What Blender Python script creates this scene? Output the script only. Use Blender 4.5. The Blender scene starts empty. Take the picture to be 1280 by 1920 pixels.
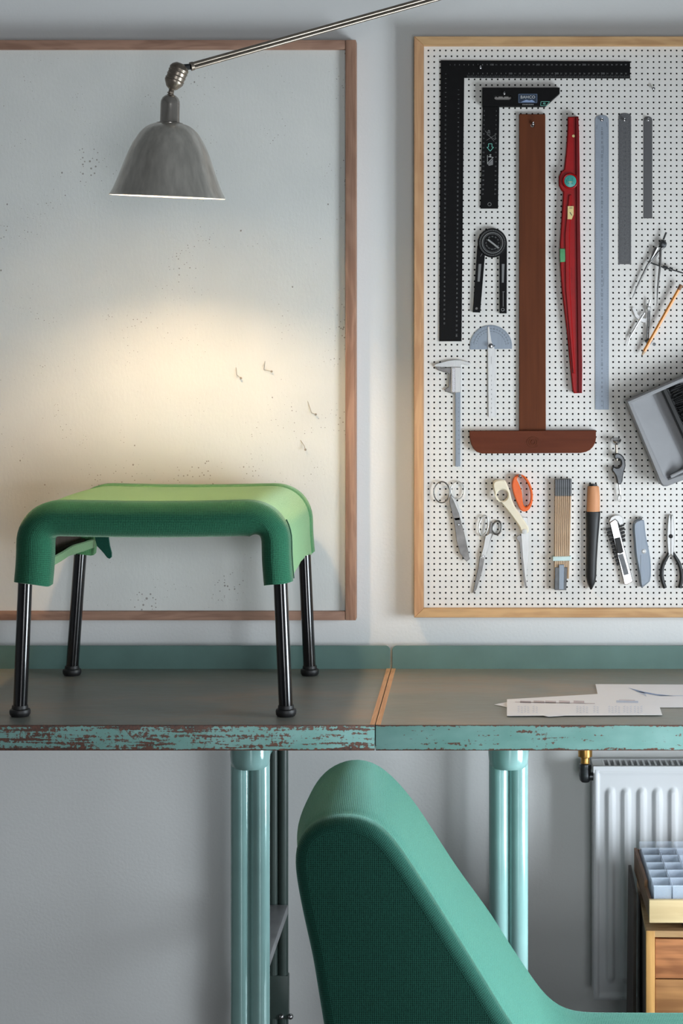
import bpy, bmesh, math, random
from mathutils import Vector, Matrix
from mathutils.geometry import tessellate_polygon
random.seed(7)
S = bpy.context.scene
COL = S.collection
PI = math.pi

# ------------------------------------------------------------------ camera
F = 3357.0                      # focal length in pixels of the 1280x1920 frame
CAMD, CAMZ = 3.90, 1.512        # distance to the wall, height of the lens
cd = bpy.data.cameras.new('camera'); cam = bpy.data.objects.new('camera', cd); COL.objects.link(cam)
cam.location = (0, -CAMD, CAMZ); cam.rotation_euler = (PI/2, 0, 0)
cd.sensor_fit = 'VERTICAL'; cd.sensor_height = 24.0; cd.lens = F/1920*24.0
cd.shift_x = -(896-640)/1920; cd.shift_y = -(960-678)/1920
cd.clip_start = .05
S.camera = cam

# ------------------------------------------------------------------ world, lights, exposure
w = bpy.data.worlds.new('world'); S.world = w; w.use_nodes = True
bg = w.node_tree.nodes['Background']; bg.inputs[0].default_value = (.75, .86, 1, 1); bg.inputs[1].default_value = 1.0
S.view_settings.view_transform = 'Standard'; S.view_settings.look = 'None'
S.view_settings.gamma = 1; S.view_settings.use_curve_mapping = False
S.view_settings.exposure = 0.0

def area(name, loc, rot, sx, sy, power, col, spread=PI):
    l = bpy.data.lights.new(name, 'AREA'); l.shape = 'RECTANGLE'; l.size = sx; l.size_y = sy
    l.energy = power; l.color = col; l.spread = spread
    o = bpy.data.objects.new(name, l); COL.objects.link(o); o.location = loc; o.rotation_euler = rot
    return o
# daylight through the right window; frontal fill through an unseen window behind the camera
WR = dict(y0=-1.62, y1=-.62, z0=.15, z1=1.40)     # opening in the right wall
WF = dict(x0=.2, x1=1.2, z0=.10, z1=1.95)        # unseen opening in the front wall, for the frontal fill
XR, XL, YF, ZC = 1.3, -2.6, -5.4, 3.1
area('daylight_right', (XR+.25, (WR['y0']+WR['y1'])/2, (WR['z0']+WR['z1'])/2), (0, PI/2, 0), 1.25, 1.0, 104, (.84, .93, 1))
area('front_fill', ((WF['x0']+WF['x1'])/2, YF-.25, (WF['z0']+WF['z1'])/2), (PI/2, 0, 0), 1.0, 1.85, 66, (.93, .96, 1))
BULB = 540.0                                       # strength of the lamp bulb's glow

# ------------------------------------------------------------------ materials
MATS = {}
def srgb(r, g, b):
    f = lambda c: (c/255/12.92) if c/255 <= .04045 else ((c/255+.055)/1.055)**2.4
    return (f(r), f(g), f(b), 1)
class N:
    def __init__(s, name):
        s.m = bpy.data.materials.new(name); s.m.use_nodes = True; s.t = s.m.node_tree
        s.b = s.t.nodes['Principled BSDF']; s.co = None
    def n(s, ty, **kw):
        x = s.t.nodes.new(ty)
        for k, v in kw.items(): setattr(x, k, v)
        return x
    def l(s, a, b): s.t.links.new(a, b)
    def coord(s, scale=(1, 1, 1), rot=(0, 0, 0), out='Object'):
        c = s.n('ShaderNodeTexCoord'); mp = s.n('ShaderNodeMapping')
        mp.inputs['Scale'].default_value = scale; mp.inputs['Rotation'].default_value = rot
        s.l(c.outputs[out], mp.inputs[0]); return mp.outputs[0]
    def noise(s, vec, scale, detail=3, rough=.5, dist=0):
        x = s.n('ShaderNodeTexNoise'); x.inputs['Scale'].default_value = scale; x.inputs['Detail'].default_value = detail
        x.inputs['Roughness'].default_value = rough; x.inputs['Distortion'].default_value = dist
        s.l(vec, x.inputs['Vector']); return x.outputs['Fac']
    def ramp(s, fac, stops):
        r = s.n('ShaderNodeValToRGB'); e = r.color_ramp.elements
        while len(e) < len(stops): e.new(.5)
        for i, (p, c) in enumerate(stops): e[i].position = p; e[i].color = c
        s.l(fac, r.inputs[0]); return r.outputs[0]
    def mix(s, fac, a, b, mode='MIX'):
        x = s.n('ShaderNodeMix', data_type='RGBA', blend_type=mode)
        for k, v in ((0, fac), (6, a), (7, b)):
            if hasattr(v, 'links') or hasattr(v, 'is_linked'): s.l(v, x.inputs[k])
            else: x.inputs[k].default_value = v
        return x.outputs[2]
    def math(s, op, a, b=None):
        x = s.n('ShaderNodeMath', operation=op)
        for k, v in ((0, a), (1, b)):
            if v is None: continue
            if hasattr(v, 'is_linked'): s.l(v, x.inputs[k])
            else: x.inputs[k].default_value = v
        return x.outputs[0]
    def bump(s, h, dist, strength=1.0):
        x = s.n('ShaderNodeBump'); x.inputs['Distance'].default_value = dist; x.inputs['Strength'].default_value = strength
        s.l(h, x.inputs['Height']); s.l(x.outputs[0], s.b.inputs['Normal']); return x
    def base(s, c):
        if hasattr(c, 'is_linked'): s.l(c, s.b.inputs['Base Color'])
        else: s.b.inputs['Base Color'].default_value = c
    def set(s, rough=.5, metal=0, **kw):
        s.b.inputs['Roughness'].default_value = rough; s.b.inputs['Metallic'].default_value = metal
        for k, v in kw.items(): s.b.inputs[k].default_value = v
def BW(v): return (v, v, v, 1)
def plain(name, col, rough=.5, metal=0, vs=30, va=.12, bs=0, bd=0, stretch=(1, 1, 1), **kw):
    """solid colour with a soft mottling and optional fine bump"""
    m = N(name); m.set(rough, metal, **kw)
    v = m.coord(stretch); f = m.noise(v, vs, 4)
    lo = tuple(c*(1-va) for c in col[:3])+(1,); hi = tuple(min(1, c*(1+va)) for c in col[:3])+(1,)
    m.base(m.ramp(f, [(.3, lo), (.7, hi)]))
    if bd: m.bump(m.noise(v, bs, 3), bd)
    MATS[name] = m.m; return m.m
def wood(name, c1, c2, axis='x', scale=1.0, rough=.6, knots=True):
    m = N(name); m.set(rough)
    st = {'x': (1.2, 30, 30), 'z': (30, 30, 1.2), 'y': (30, 1.2, 30)}[axis]
    v = m.coord(tuple(a*scale for a in st))
    f = m.noise(v, 3.0, 6, .6, .6)
    v2 = m.coord(tuple((a/6 if a > 2 else a)*scale for a in st)); g = m.noise(v2, 2.0, 2, .5, 2.5)
    h = m.math('ADD', m.math('MULTIPLY', f, .6), m.math('MULTIPLY', m.math('SINE', m.math('MULTIPLY', g, 26)), .05))
    c2 = tuple(c2[i]*.55+c1[i]*.45 for i in range(3))+(1,)
    m.base(m.ramp(h, [(.2, c2), (.36, c1), (.55, tuple(min(1, c*1.15) for c in c1[:3])+(1,))]))
    m.bump(f, .0004, .6); MATS[name] = m.m; return m.m
def weave(name, col, dark, pitch=.0046, rot=.0, tint=(.5, 1, .86, 1), sheen=.45):
    m = N(name); m.set(.9); m.b.inputs['Sheen Weight'].default_value = sheen; m.b.inputs['Sheen Roughness'].default_value = .35; m.b.inputs['Sheen Tint'].default_value = tint; m.b.inputs['Specular IOR Level'].default_value = .15
    v = m.coord((1, 1, 1), (0, 0, rot), 'UV'); sp = m.n('ShaderNodeSeparateXYZ'); m.l(v, sp.inputs[0])
    k = 2*PI/pitch
    o = m.coord((1, 1, 1)); wob = m.math('MULTIPLY', m.noise(o, 60, 2), 1.6)
    a = m.math('SINE', m.math('ADD', m.math('MULTIPLY', sp.outputs[0], k), wob))
    b = m.math('SINE', m.math('ADD', m.math('MULTIPLY', sp.outputs[1], k), wob))
    h = m.math('ADD', m.math('MULTIPLY', m.math('MULTIPLY', a, b), .5), .5)
    f = m.noise(o, 420, 2, .7); h2 = m.math('ADD', m.math('MULTIPLY', h, .62), m.math('MULTIPLY', f, .60))
    m.base(m.ramp(h2, [(.32, dark), (.62, col), (.9, tuple(min(1, c*1.25) for c in col[:3])+(1,))]))
    m.bump(h2, .0009, .6); MATS[name] = m.m; return m.m

M_wall = plain('white_wall_paint', srgb(224, 225, 224), .85, vs=3, va=.02, bs=150, bd=.0004)
M_floor = plain('grey_floor', srgb(104, 98, 92), .22, vs=6, va=.1)
M_wall2 = plain('grey_room_paint', srgb(150, 150, 150), .9, vs=3, va=.03)
M_ceil = plain('ceiling_paint', srgb(140, 140, 140), .9, vs=3, va=.02)
M_frame_wood_h = wood('weathered_pine_along', srgb(165, 128, 108), srgb(112, 78, 62), 'x')
M_frame_wood_v = wood('weathered_pine_upright', srgb(168, 130, 108), srgb(112, 78, 62), 'z')
M_pine_h = wood('light_pine_along', srgb(205, 165, 118), srgb(165, 120, 78), 'x')
M_pine_v = wood('light_pine_upright', srgb(205, 160, 118), srgb(168, 118, 80), 'z')
M_pine_y = wood('light_pine_deep', srgb(150, 105, 72), srgb(95, 60, 40), 'y')
M_drawer = wood('reddish_pine_drawer', srgb(190, 124, 78), srgb(92, 44, 20), 'x', .8)
M_drawer2 = wood('honey_pine_drawer', srgb(190, 136, 84), srgb(100, 54, 26), 'x', .5)
M_cabpost = wood('honey_pine_post', srgb(196, 148, 84), srgb(160, 110, 58), 'z')
M_traywood = wood('pale_birch', srgb(222, 196, 150), srgb(196, 165, 120), 'x', .6)
M_darkboard = plain('dark_brown_board', srgb(72, 60, 54), .6, vs=8, va=.3, stretch=(4, 4, .6))
M_teak = wood('brown_stained_wood', srgb(100, 54, 32), srgb(80, 42, 25), 'z', .5, .62)
M_teak_h = wood('brown_stained_wood_head', srgb(100, 52, 34), srgb(82, 40, 27), 'x', .5, .62)
M_peg = plain('white_hardboard', srgb(224, 221, 216), .6, vs=40, va=.03)
M_black = plain('black_anodised', srgb(11, 11, 12), .5, .0, vs=60, va=.2, **{'Specular IOR Level': .15})
M_blackp = plain('black_plastic', srgb(20, 20, 21), .5, vs=60, va=.2)
M_mark = plain('grey_scale_print', srgb(120, 120, 120), .6)
M_markd = plain('dark_scale_print', srgb(58, 62, 66), .6)
M_white = plain('white_print', srgb(205, 205, 203), .6)
M_teal = plain('teal_print', srgb(120, 200, 185), .6)
M_labelblue = plain('blue_label', srgb(24, 44, 66), .5)
M_steel = plain('brushed_steel', srgb(188, 188, 187), .36, .45, vs=80, va=.08, stretch=(8, 8, .4))
M_steelr = plain('satin_ruler_steel', srgb(140, 150, 162), .45, .35, vs=50, va=.05, stretch=(6, 6, .5))
M_dsteel = plain('dark_ruler_steel', srgb(92, 92, 94), .5, .3, vs=300, va=.18)
M_dsteel2 = plain('plain_dark_steel', srgb(88, 88, 90), .45, .4, vs=40, va=.05, stretch=(8, 8, .3))
M_oldsteel = plain('worn_dark_steel', srgb(112, 110, 108), .32, .75, vs=50, va=.25)
M_chrome = plain('chrome', srgb(190, 190, 192), .18, 1, vs=20, va=.05)
M_bright = plain('bright_pressed_metal', srgb(170, 170, 170), .25, .9, vs=30, va=.1)
M_reardark = plain('dark_green_grey_rear_leg', srgb(58, 72, 68), .4, vs=20, va=.08)  # darker tone for the rear leg tubes, feet and sleeves
M_gunmetal = plain('gunmetal', srgb(80, 82, 84), .35, .8, vs=80, va=.2)
M_lampmetal = plain('aged_nickel_shade', srgb(196, 192, 184), .28, .75, vs=7, va=.14, stretch=(14, 14, .5))
M_socket = plain('polished_nickel', srgb(160, 155, 148), .22, .75, vs=30, va=.1)
M_lampin = plain('white_enamel_inside', srgb(232, 226, 214), .5)
M_armmetal = plain('aged_nickel_tube', srgb(140, 130, 118), .35, .85, vs=30, va=.18)
M_brass = plain('brass', srgb(170, 130, 70), .35, .85, vs=60, va=.15)
M_red = plain('red_cast_enamel', srgb(152, 9, 13), .4, vs=30, va=.1, bs=200, bd=.0002, **{'Specular IOR Level': .25})
M_redd = plain('red_enamel_edge', srgb(108, 8, 14), .45, vs=30, va=.1, **{'Specular IOR Level': .25})
M_vial = plain('teal_vial_liquid', srgb(70, 160, 150), .12, vs=60, va=.2)
M_vialg = plain('green_vial_liquid', srgb(70, 150, 95), .12, vs=60, va=.2)
M_cream = plain('cream_sticker', srgb(226, 204, 140), .5)
M_orange = plain('orange_plastic', srgb(226, 98, 28), .4, vs=30, va=.06)
M_bone = plain('off_white_plastic', srgb(226, 216, 192), .4, vs=20, va=.05)
M_sheath = plain('black_sheath_plastic', srgb(22, 22, 24), .5, vs=30, va=.1)
M_knifewood = wood('knife_birch', srgb(210, 148, 104), srgb(170, 112, 70), 'z', .5)
M_rulewood = wood('rule_birch', srgb(206, 180, 150), srgb(150, 112, 82), 'z', .8)
M_band = plain('pale_rubber_band', srgb(196, 218, 216), .6)
M_pencil = plain('orange_lacquer', srgb(222, 140, 48), .35, vs=20, va=.12)
M_grayplastic = plain('grey_pan_plastic', srgb(136, 136, 138), .55, vs=30, va=.04)
M_bristle = plain('black_bristle', srgb(16, 16, 17), .8, vs=300, va=.5, bs=500, bd=.002, stretch=(1, 1, 1))
M_blackgloss = plain('black_lacquered_tube', srgb(10, 10, 13), .16, vs=30, va=.1, **{'Coat Weight': .3})
M_teal_leg = plain('teal_enamelled_tube', srgb(132, 168, 165), .13, .1, vs=20, va=.06)
M_teal_strip = plain('teal_backsplash_paint', srgb(92, 122, 116), .45, vs=12, va=.09)
M_white_rad = plain('white_radiator_enamel', srgb(218, 220, 223), .4, vs=6, va=.02)
M_dark = plain('dark_gap', srgb(22, 22, 22), .8)
M_paper = plain('white_paper', srgb(240, 240, 244), .8, vs=10, va=.01)
M_printb = plain('blue_print', srgb(196, 206, 226), .8)
M_printbd = plain('deep_blue_print', srgb(140, 160, 196), .8)
M_printg = plain('grey_print', srgb(204, 194, 200), .8)
M_green = weave('green_wool_weave', (.010, .062, .044, 1), (.003, .02, .014, 1))
M_greens = weave('green_wool_weave_diagonal', (.010, .062, .044, 1), (.003, .02, .014, 1), rot=PI/4)
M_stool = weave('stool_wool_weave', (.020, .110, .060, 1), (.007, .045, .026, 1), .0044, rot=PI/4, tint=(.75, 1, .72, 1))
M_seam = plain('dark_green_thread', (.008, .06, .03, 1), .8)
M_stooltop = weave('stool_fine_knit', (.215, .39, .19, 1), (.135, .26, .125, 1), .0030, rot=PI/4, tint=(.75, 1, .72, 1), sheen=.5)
M_stoolrear_lit = weave('stool_weave_lit_rear', (.085, .24, .10, 1), (.04, .13, .06, 1), .0044, rot=PI/4, tint=(.75, 1, .72, 1))  # same weave as the front band, lamp light put into its colour
M_chairfine = weave('chair_fine_knit', (.050, .172, .132, 1), (.008, .045, .034, 1), .0042, rot=PI/4, sheen=.35)
M_tack = plain('grey_pin_wire', srgb(150, 140, 128), .5, .3)

def m_fibre():
    m = N('white_fibre_board'); m.set(.9)
    v = m.coord(); base = m.ramp(m.noise(v, 5, 3), [(.3, srgb(214, 215, 212)), (.7, srgb(224, 224, 220))])
    vo = m.n('ShaderNodeTexVoronoi'); vo.inputs['Scale'].default_value = 120; m.l(v, vo.inputs['Vector'])
    size = m.math('MULTIPLY', m.math('POWER', m.noise(v, 9, 3), 4.2), 1.0)
    dot = m.math('LESS_THAN', vo.outputs['Distance'], size)
    vo2 = m.n('ShaderNodeTexVoronoi'); vo2.inputs['Scale'].default_value = 22; m.l(m.coord((1, 1, .8)), vo2.inputs['Vector'])
    dot2 = m.math('LESS_THAN', vo2.outputs['Distance'], .040)
    d = m.math('MAXIMUM', m.math('MULTIPLY', dot, .62), m.math('MULTIPLY', dot2, .7))
    m.base(m.mix(d, base, srgb(110, 96, 84)))
    h = m.math('ADD', m.noise(m.coord((1, 1, .5)), 160, 4, .6), m.math('MULTIPLY', d, -2.0))
    m.bump(h, .0006, .6); return m.m
for _n in ('brown_stained_wood', 'brown_stained_wood_head'): MATS[_n].node_tree.nodes['Principled BSDF'].inputs['Specular IOR Level'].default_value = .15
M_fibre = m_fibre()

def m_chipped(name, wear):
    m = N(name); m.set(.55)
    paint = m.ramp(m.noise(m.coord((1, 1, 2)), 14, 3), [(.3, srgb(104, 148, 140)), (.7, srgb(122, 162, 156))])
    a = m.noise(m.coord((5, 5, 70)), 2.0, 5, .65, .4)
    b = m.noise(m.coord((1, 1, 1)), 130, 4, .65)
    c = m.noise(m.coord((1, 1, 1)), 6, 2)
    h = m.math('ADD', m.math('ADD', m.math('MULTIPLY', a, .55), m.math('MULTIPLY', b, .45)), m.math('MULTIPLY', c, .18))
    # paint is worn off along the upper and lower arris
    sp = m.n('ShaderNodeSeparateXYZ'); m.l(m.coord(), sp.inputs[0])
    e = m.math('MULTIPLY', m.math('POWER', m.math('ABSOLUTE', m.math('MULTIPLY', m.math('SUBTRACT', sp.outputs[2], .023), 44)), 12), .22)
    h = m.math('ADD', h, e)
    k = m.ramp(h, [(wear, BW(0)), (wear+.02, BW(1))])
    brown = m.ramp(b, [(.35, srgb(52, 44, 40)), (.65, srgb(104, 66, 52))])
    m.base(m.mix(k, paint, brown)); m.bump(k, .0008, -1.0); return m.m
M_chipL = m_chipped('chipped_turquoise_worn', .605)
M_chipR = m_chipped('chipped_turquoise', .672)

def m_lino():
    m = N('old_grey_linoleum'); m.set(.38)
    v = m.coord((1, 2.2, 1)); a = m.noise(v, 2.6, 5, .6, .6); b = m.noise(m.coord((2, 9, 1)), 14, 4, .6)
    h = m.math('ADD', m.math('MULTIPLY', a, .7), m.math('MULTIPLY', b, .3))
    m.base(m.ramp(h, [(.33, srgb(122, 130, 125)), (.5, srgb(138, 138, 130)), (.66, srgb(164, 146, 128))]))
    r = m.math('ADD', m.math('MULTIPLY', b, .3), .24); m.l(r, m.b.inputs['Roughness'])
    m.bump(b, .0003, .6); return m.m
M_lino = m_lino()

def m_plastic():
    m = N('translucent_box_plastic'); m.set(.15); m.b.inputs['Alpha'].default_value = .24
    m.base(m.ramp(m.noise(m.coord(), 30, 2), [(.3, (.72, .82, .97, 1)), (.7, (.86, .92, 1, 1))])); return m.m
M_plastic = m_plastic()
def m_bulb():
    m = N('glowing_bulb'); m.b.inputs['Emission Color'].default_value = (1, .70, .40, 1); m.b.inputs['Emission Strength'].default_value = BULB
    m.base((1, .8, .6, 1)); return m.m
M_bulb = m_bulb()
def m_glass():
    m = N('window_glass'); m.set(.02); m.b.inputs['Alpha'].default_value = .12; m.base((.9, .95, 1, 1)); return m.m
M_glass = m_glass()

# ------------------------------------------------------------------ mesh builder
WLOC = {}
TXT = {}
def text_geo(s, size):
    if (s, size) in TXT: return TXT[(s, size)]
    cu = bpy.data.curves.new('t', 'FONT'); cu.body = s; cu.size = size; cu.align_x = 'CENTER'; cu.align_y = 'CENTER'; cu.resolution_u = 2
    o = bpy.data.objects.new('t', cu); COL.objects.link(o)
    me = bpy.data.meshes.new_from_object(o.evaluated_get(bpy.context.evaluated_depsgraph_get()))
    r = ([(v.co.x, v.co.y) for v in me.vertices], [tuple(p.vertices) for p in me.polygons])
    bpy.data.objects.remove(o); bpy.data.curves.remove(cu); bpy.data.meshes.remove(me)
    TXT[(s, size)] = r; return r

def frame_for(d):
    d = d.normalized(); up = Vector((0, 0, 1)) if abs(d.z) < .9 else Vector((1, 0, 0))
    a = d.cross(up).normalized(); return a, d.cross(a).normalized()

class MB:
    def __init__(s): s.v = []; s.f = []; s.mi = []; s.uv = []; s.open = []
    def add(s, vs, fs, mi=0, uv=None):
        b = len(s.v); s.v += [tuple(v) for v in vs]
        for i, f in enumerate(fs):
            s.f.append(tuple(b+k for k in f)); s.mi.append(mi)
            s.uv.append(uv[i] if uv else None)
    def box(s, x0, x1, y0, y1, z0, z1, mi=0, bev=0):
        if bev:
            bm = bmesh.new(); bmesh.ops.create_cube(bm, size=1)
            for v in bm.verts: v.co = Vector(((x0+x1)/2+v.co.x*(x1-x0), (y0+y1)/2+v.co.y*(y1-y0), (z0+z1)/2+v.co.z*(z1-z0)))
            bmesh.ops.bevel(bm, geom=bm.edges[:], offset=bev, segments=2, profile=.6, affect='EDGES')
            bm.verts.index_update(); s.add([v.co[:] for v in bm.verts], [[v.index for v in f.verts] for f in bm.faces], mi); bm.free(); return s
        v = [(x, y, z) for x in (x0, x1) for y in (y0, y1) for z in (z0, z1)]
        s.add(v, [(0, 1, 3, 2), (4, 6, 7, 5), (0, 4, 5, 1), (2, 3, 7, 6), (0, 2, 6, 4), (1, 5, 7, 3)], mi); return s
    def prism(s, pts, y0, y1, holes=(), mi=0, bev=0):
        """outline in x,z extruded along y from y0 (front) to y1 (back)"""
        def area2(p): return sum(p[i][0]*p[(i+1) % len(p)][1]-p[(i+1) % len(p)][0]*p[i][1] for i in range(len(p)))
        loops = [list(pts) if area2(pts) > 0 else list(pts)[::-1]]+[list(h) if area2(h) < 0 else list(h)[::-1] for h in holes]
        def inset(p, o):
            n = len(p); out = []
            for i in range(n):
                a, b, c = Vector(p[i-1]), Vector(p[i]), Vector(p[(i+1) % n])
                e1 = (b-a); e2 = (c-b)
                if e1.length < 1e-9 or e2.length < 1e-9: out.append(tuple(b)); continue
                e1.normalize(); e2.normalize(); n1 = Vector((-e1.y, e1.x)); n2 = Vector((-e2.y, e2.x))
                m = n1+n2
                if m.length < .3: m = n1; k = 1
                else: m.normalize(); k = 1/max(.5, m.dot(n1))
                out.append(tuple(b+m*o*k))
            return out
        top = [inset(l, bev) for l in loops] if bev else loops
        flat = [Vector((p[0], p[1], 0)) for l in top for p in l]
        tris = tessellate_polygon([[Vector((p[0], p[1], 0)) for p in l] for l in top])
        n = len(flat)
        allp = [p for l in loops for p in l]
        fv = [(p.x, y0, p.y) for p in flat]
        bv = [(p[0], y1, p[1]) for p in allp]
        if bev: mv = [(p[0], y0+bev, p[1]) for p in allp]
        else: mv = fv
        vs = fv+(mv if bev else [])+bv
        om, ob = (n, 2*n) if bev else (0, n)
        fs = [tuple(t) for t in tris]+[tuple(ob+k for k in t[::-1]) for t in tris]
        st = 0
        for l in loops:
            k = len(l)
            for i in range(k):
                a, b = st+i, st+(i+1) % k
                if bev: fs.append((a, b, om+b, om+a))
                fs.append((om+a, om+b, ob+b, ob+a))
            st += k
        s.add(vs, fs, mi); return s
    def tube(s, path, r, seg=12, mi=0, cap=True, flat=1.0):
        P = [Vector(p) for p in path]; n = len(P)
        rs = r if isinstance(r, (list, tuple)) else [r]*n
        vs = []; prev = None
        for i in range(n):
            d = (P[min(i+1, n-1)]-P[max(i-1, 0)])
            if prev is None: a, b = frame_for(d)
            else:
                d.normalize(); a = (prev-d*prev.dot(d)).normalized(); b = d.cross(a).normalized()
            prev = a
            for k in range(seg):
                t = 2*PI*k/seg; q = P[i]+a*math.cos(t)*rs[i]+b*math.sin(t)*rs[i]*flat; vs.append(q[:])
        fs = []
        for i in range(n-1):
            for k in range(seg):
                k2 = (k+1) % seg; fs.append((i*seg+k, i*seg+k2, (i+1)*seg+k2, (i+1)*seg+k))
        if cap: fs += [tuple(range(seg))[::-1], tuple((n-1)*seg+k for k in range(seg))]
        s.add(vs, fs, mi); return s
    def ring(s, cx, cz, rx, rz, y, r, rot=0, seg=32, tseg=8, mi=0, a0=0, a1=2*PI, flat=1.0):
        full = abs(a1-a0-2*PI) < 1e-6; vs = []; fs = []; n = seg+(0 if full else 1)
        for i in range(n):
            t = a0+(a1-a0)*i/seg
            for k in range(tseg):
                u = 2*PI*k/tseg; ax = (rx+r*math.cos(u))*math.cos(t); az = (rz+r*math.cos(u))*math.sin(t)
                vs.append((cx+ax*math.cos(rot)-az*math.sin(rot), y+r*flat*math.sin(u), cz+ax*math.sin(rot)+az*math.cos(rot)))
        for i in range(seg):
            j = (i+1) % n
            for k in range(tseg): k2 = (k+1) % tseg; fs.append((i*tseg+k, i*tseg+k2, j*tseg+k2, j*tseg+k))
        if not full: fs += [tuple(range(tseg)), tuple(seg*tseg+k for k in range(tseg))]
        s.add(vs, fs, mi); return s
    def lathe(s, prof, c, axis=(0, 0, 1), seg=32, mi=0, cap=True):
        c = Vector(c); d = Vector(axis).normalized(); a, b = frame_for(d); vs = []; fs = []
        for (r, h) in prof:
            for k in range(seg):
                t = 2*PI*k/seg; vs.append((c+d*h+a*r*math.cos(t)+b*r*math.sin(t))[:])
        n = len(prof)
        for i in range(n-1):
            for k in range(seg): k2 = (k+1) % seg; fs.append((i*seg+k, i*seg+k2, (i+1)*seg+k2, (i+1)*seg+k))
        if cap: fs += [tuple(range(seg))[::-1], tuple((n-1)*seg+k for k in range(seg))]
        s.add(vs, fs, mi); return s
    def text(s, t, size, x, y, z, rot=0, mi=0, plane='xz'):
        vs, fs = text_geo(t, size); c, q = math.cos(rot), math.sin(rot)
        if plane == 'xz': s.add([(x+u*c-v*q, y, z+u*q+v*c) for u, v in vs], fs, mi)
        else: s.add([(x+u*c-v*q, z+u*q+v*c, y) for u, v in vs], fs, mi)
        return s
    def quadxz(s, x0, x1, z0, z1, y, mi=0): s.add([(x0, y, z0), (x1, y, z0), (x1, y, z1), (x0, y, z1)], [(0, 1, 2, 3)], mi); return s
    def line(s, p, q, wd, y, mi=0):
        p = Vector(p); q = Vector(q); d = (q-p).normalized(); n = Vector((-d.y, d.x))*wd/2
        s.add([(a.x, y, a.y) for a in (p-n, q-n, q+n, p+n)], [(0, 1, 2, 3)], mi); return s
    def build(s, name, mats, parent=None, ang=35, smooth=True, origin=None, recalc=True):
        if not isinstance(mats, (list, tuple)): mats = [mats]
        xs, ys, zs = zip(*s.v)
        o0 = Vector(origin) if origin else Vector(((min(xs)+max(xs))/2, (min(ys)+max(ys))/2, min(zs)))
        me = bpy.data.meshes.new(name)
        me.from_pydata([(v[0]-o0.x, v[1]-o0.y, v[2]-o0.z) for v in s.v], [], s.f)
        for m in mats: me.materials.append(m)
        me.polygons.foreach_set('material_index', s.mi)
        if any(u for u in s.uv):
            L = me.uv_layers.new(name='UVMap')
            for p, u in zip(me.polygons, s.uv):
                for j, li in enumerate(p.loop_indices):
                    L.data[li].uv = u[j] if u else (0, 0)
        if recalc:
            bm = bmesh.new(); bm.from_mesh(me); bmesh.ops.recalc_face_normals(bm, faces=bm.faces[:]); bm.to_mesh(me); bm.free()
        if smooth:
            me.polygons.foreach_set('use_smooth', [True]*len(me.polygons)); me.set_sharp_from_angle(angle=math.radians(ang))
        me.update()
        ob = bpy.data.objects.new(name, me); COL.objects.link(ob)
        WLOC[ob.name] = o0
        if parent:
            ob.parent = parent; ob.location = o0-WLOC[parent.name]
        else: ob.location = o0
        return ob

def tag(o, label, cat, group=None):
    o['label'] = label; o['category'] = cat
    if group: o['group'] = group
    return o
def thing(name, label, cat, loc, group=None):
    o = bpy.data.objects.new(name, None); COL.objects.link(o); o.location = loc; o.empty_display_size = .05
    WLOC[o.name] = Vector(loc); return tag(o, label, cat, group)
def struct(o): o['kind'] = 'structure'; return o

def P(px, py, d): return Vector(((px-896)*d/F, d-CAMD, CAMZ-(py-678)*d/F))
def ell(cx, cz, rx, rz, n=24, rot=0):
    return [(cx+rx*math.cos(t)*math.cos(rot)-rz*math.sin(t)*math.sin(rot), cz+rx*math.cos(t)*math.sin(rot)+rz*math.sin(t)*math.cos(rot)) for t in (2*PI*i/n for i in range(n))]
def smooth2(pts, it=2, closed=True):
    """corner-cutting of a polygon for soft outlines"""
    for _ in range(it):
        q = []; n = len(pts)
        for i in range(n if closed else n-1):
            a, b = pts[i], pts[(i+1) % n]
            q += [(a[0]*.75+b[0]*.25, a[1]*.75+b[1]*.25), (a[0]*.25+b[0]*.75, a[1]*.25+b[1]*.75)]
        if not closed: q = [pts[0]]+q+[pts[-1]]
        pts = q
    return pts

# ================================================================== THE ROOM
b = MB(); b.box(XL-.1, XR+.1, 0, .12, -.05, ZC); struct(b.build('wall_back', M_wall))
b = MB(); b.box(XL-.1, XR+.1, YF-.1, .12, -.08, 0); struct(b.build('floor', M_floor))
b = MB(); b.box(XL-.1, XR+.1, YF-.1, .12, ZC, ZC+.08); struct(b.build('ceiling', M_ceil))
b = MB(); b.box(XL-.1, XL, YF-.1, 0, 0, ZC); struct(b.build('wall_left', M_wall2))
b = MB()
b.box(XR, XR+.12, YF, WR['y0'], 0, ZC).box(XR, XR+.12, WR['y1'], 0, 0, ZC).box(XR, XR+.12, WR['y0'], WR['y1'], 0, WR['z0']).box(XR, XR+.12, WR['y0'], WR['y1'], WR['z1'], ZC)
struct(b.build('wall_right', M_wall2))
b = MB()
b.box(XL, WF['x0'], YF-.12, YF, 0, ZC).box(WF['x1'], XR, YF-.12, YF, 0, ZC).box(WF['x0'], WF['x1'], YF-.12, YF, 0, WF['z0']).box(WF['x0'], WF['x1'], YF-.12, YF, WF['z1'], ZC)
struct(b.build('wall_front', M_wall2))
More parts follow.
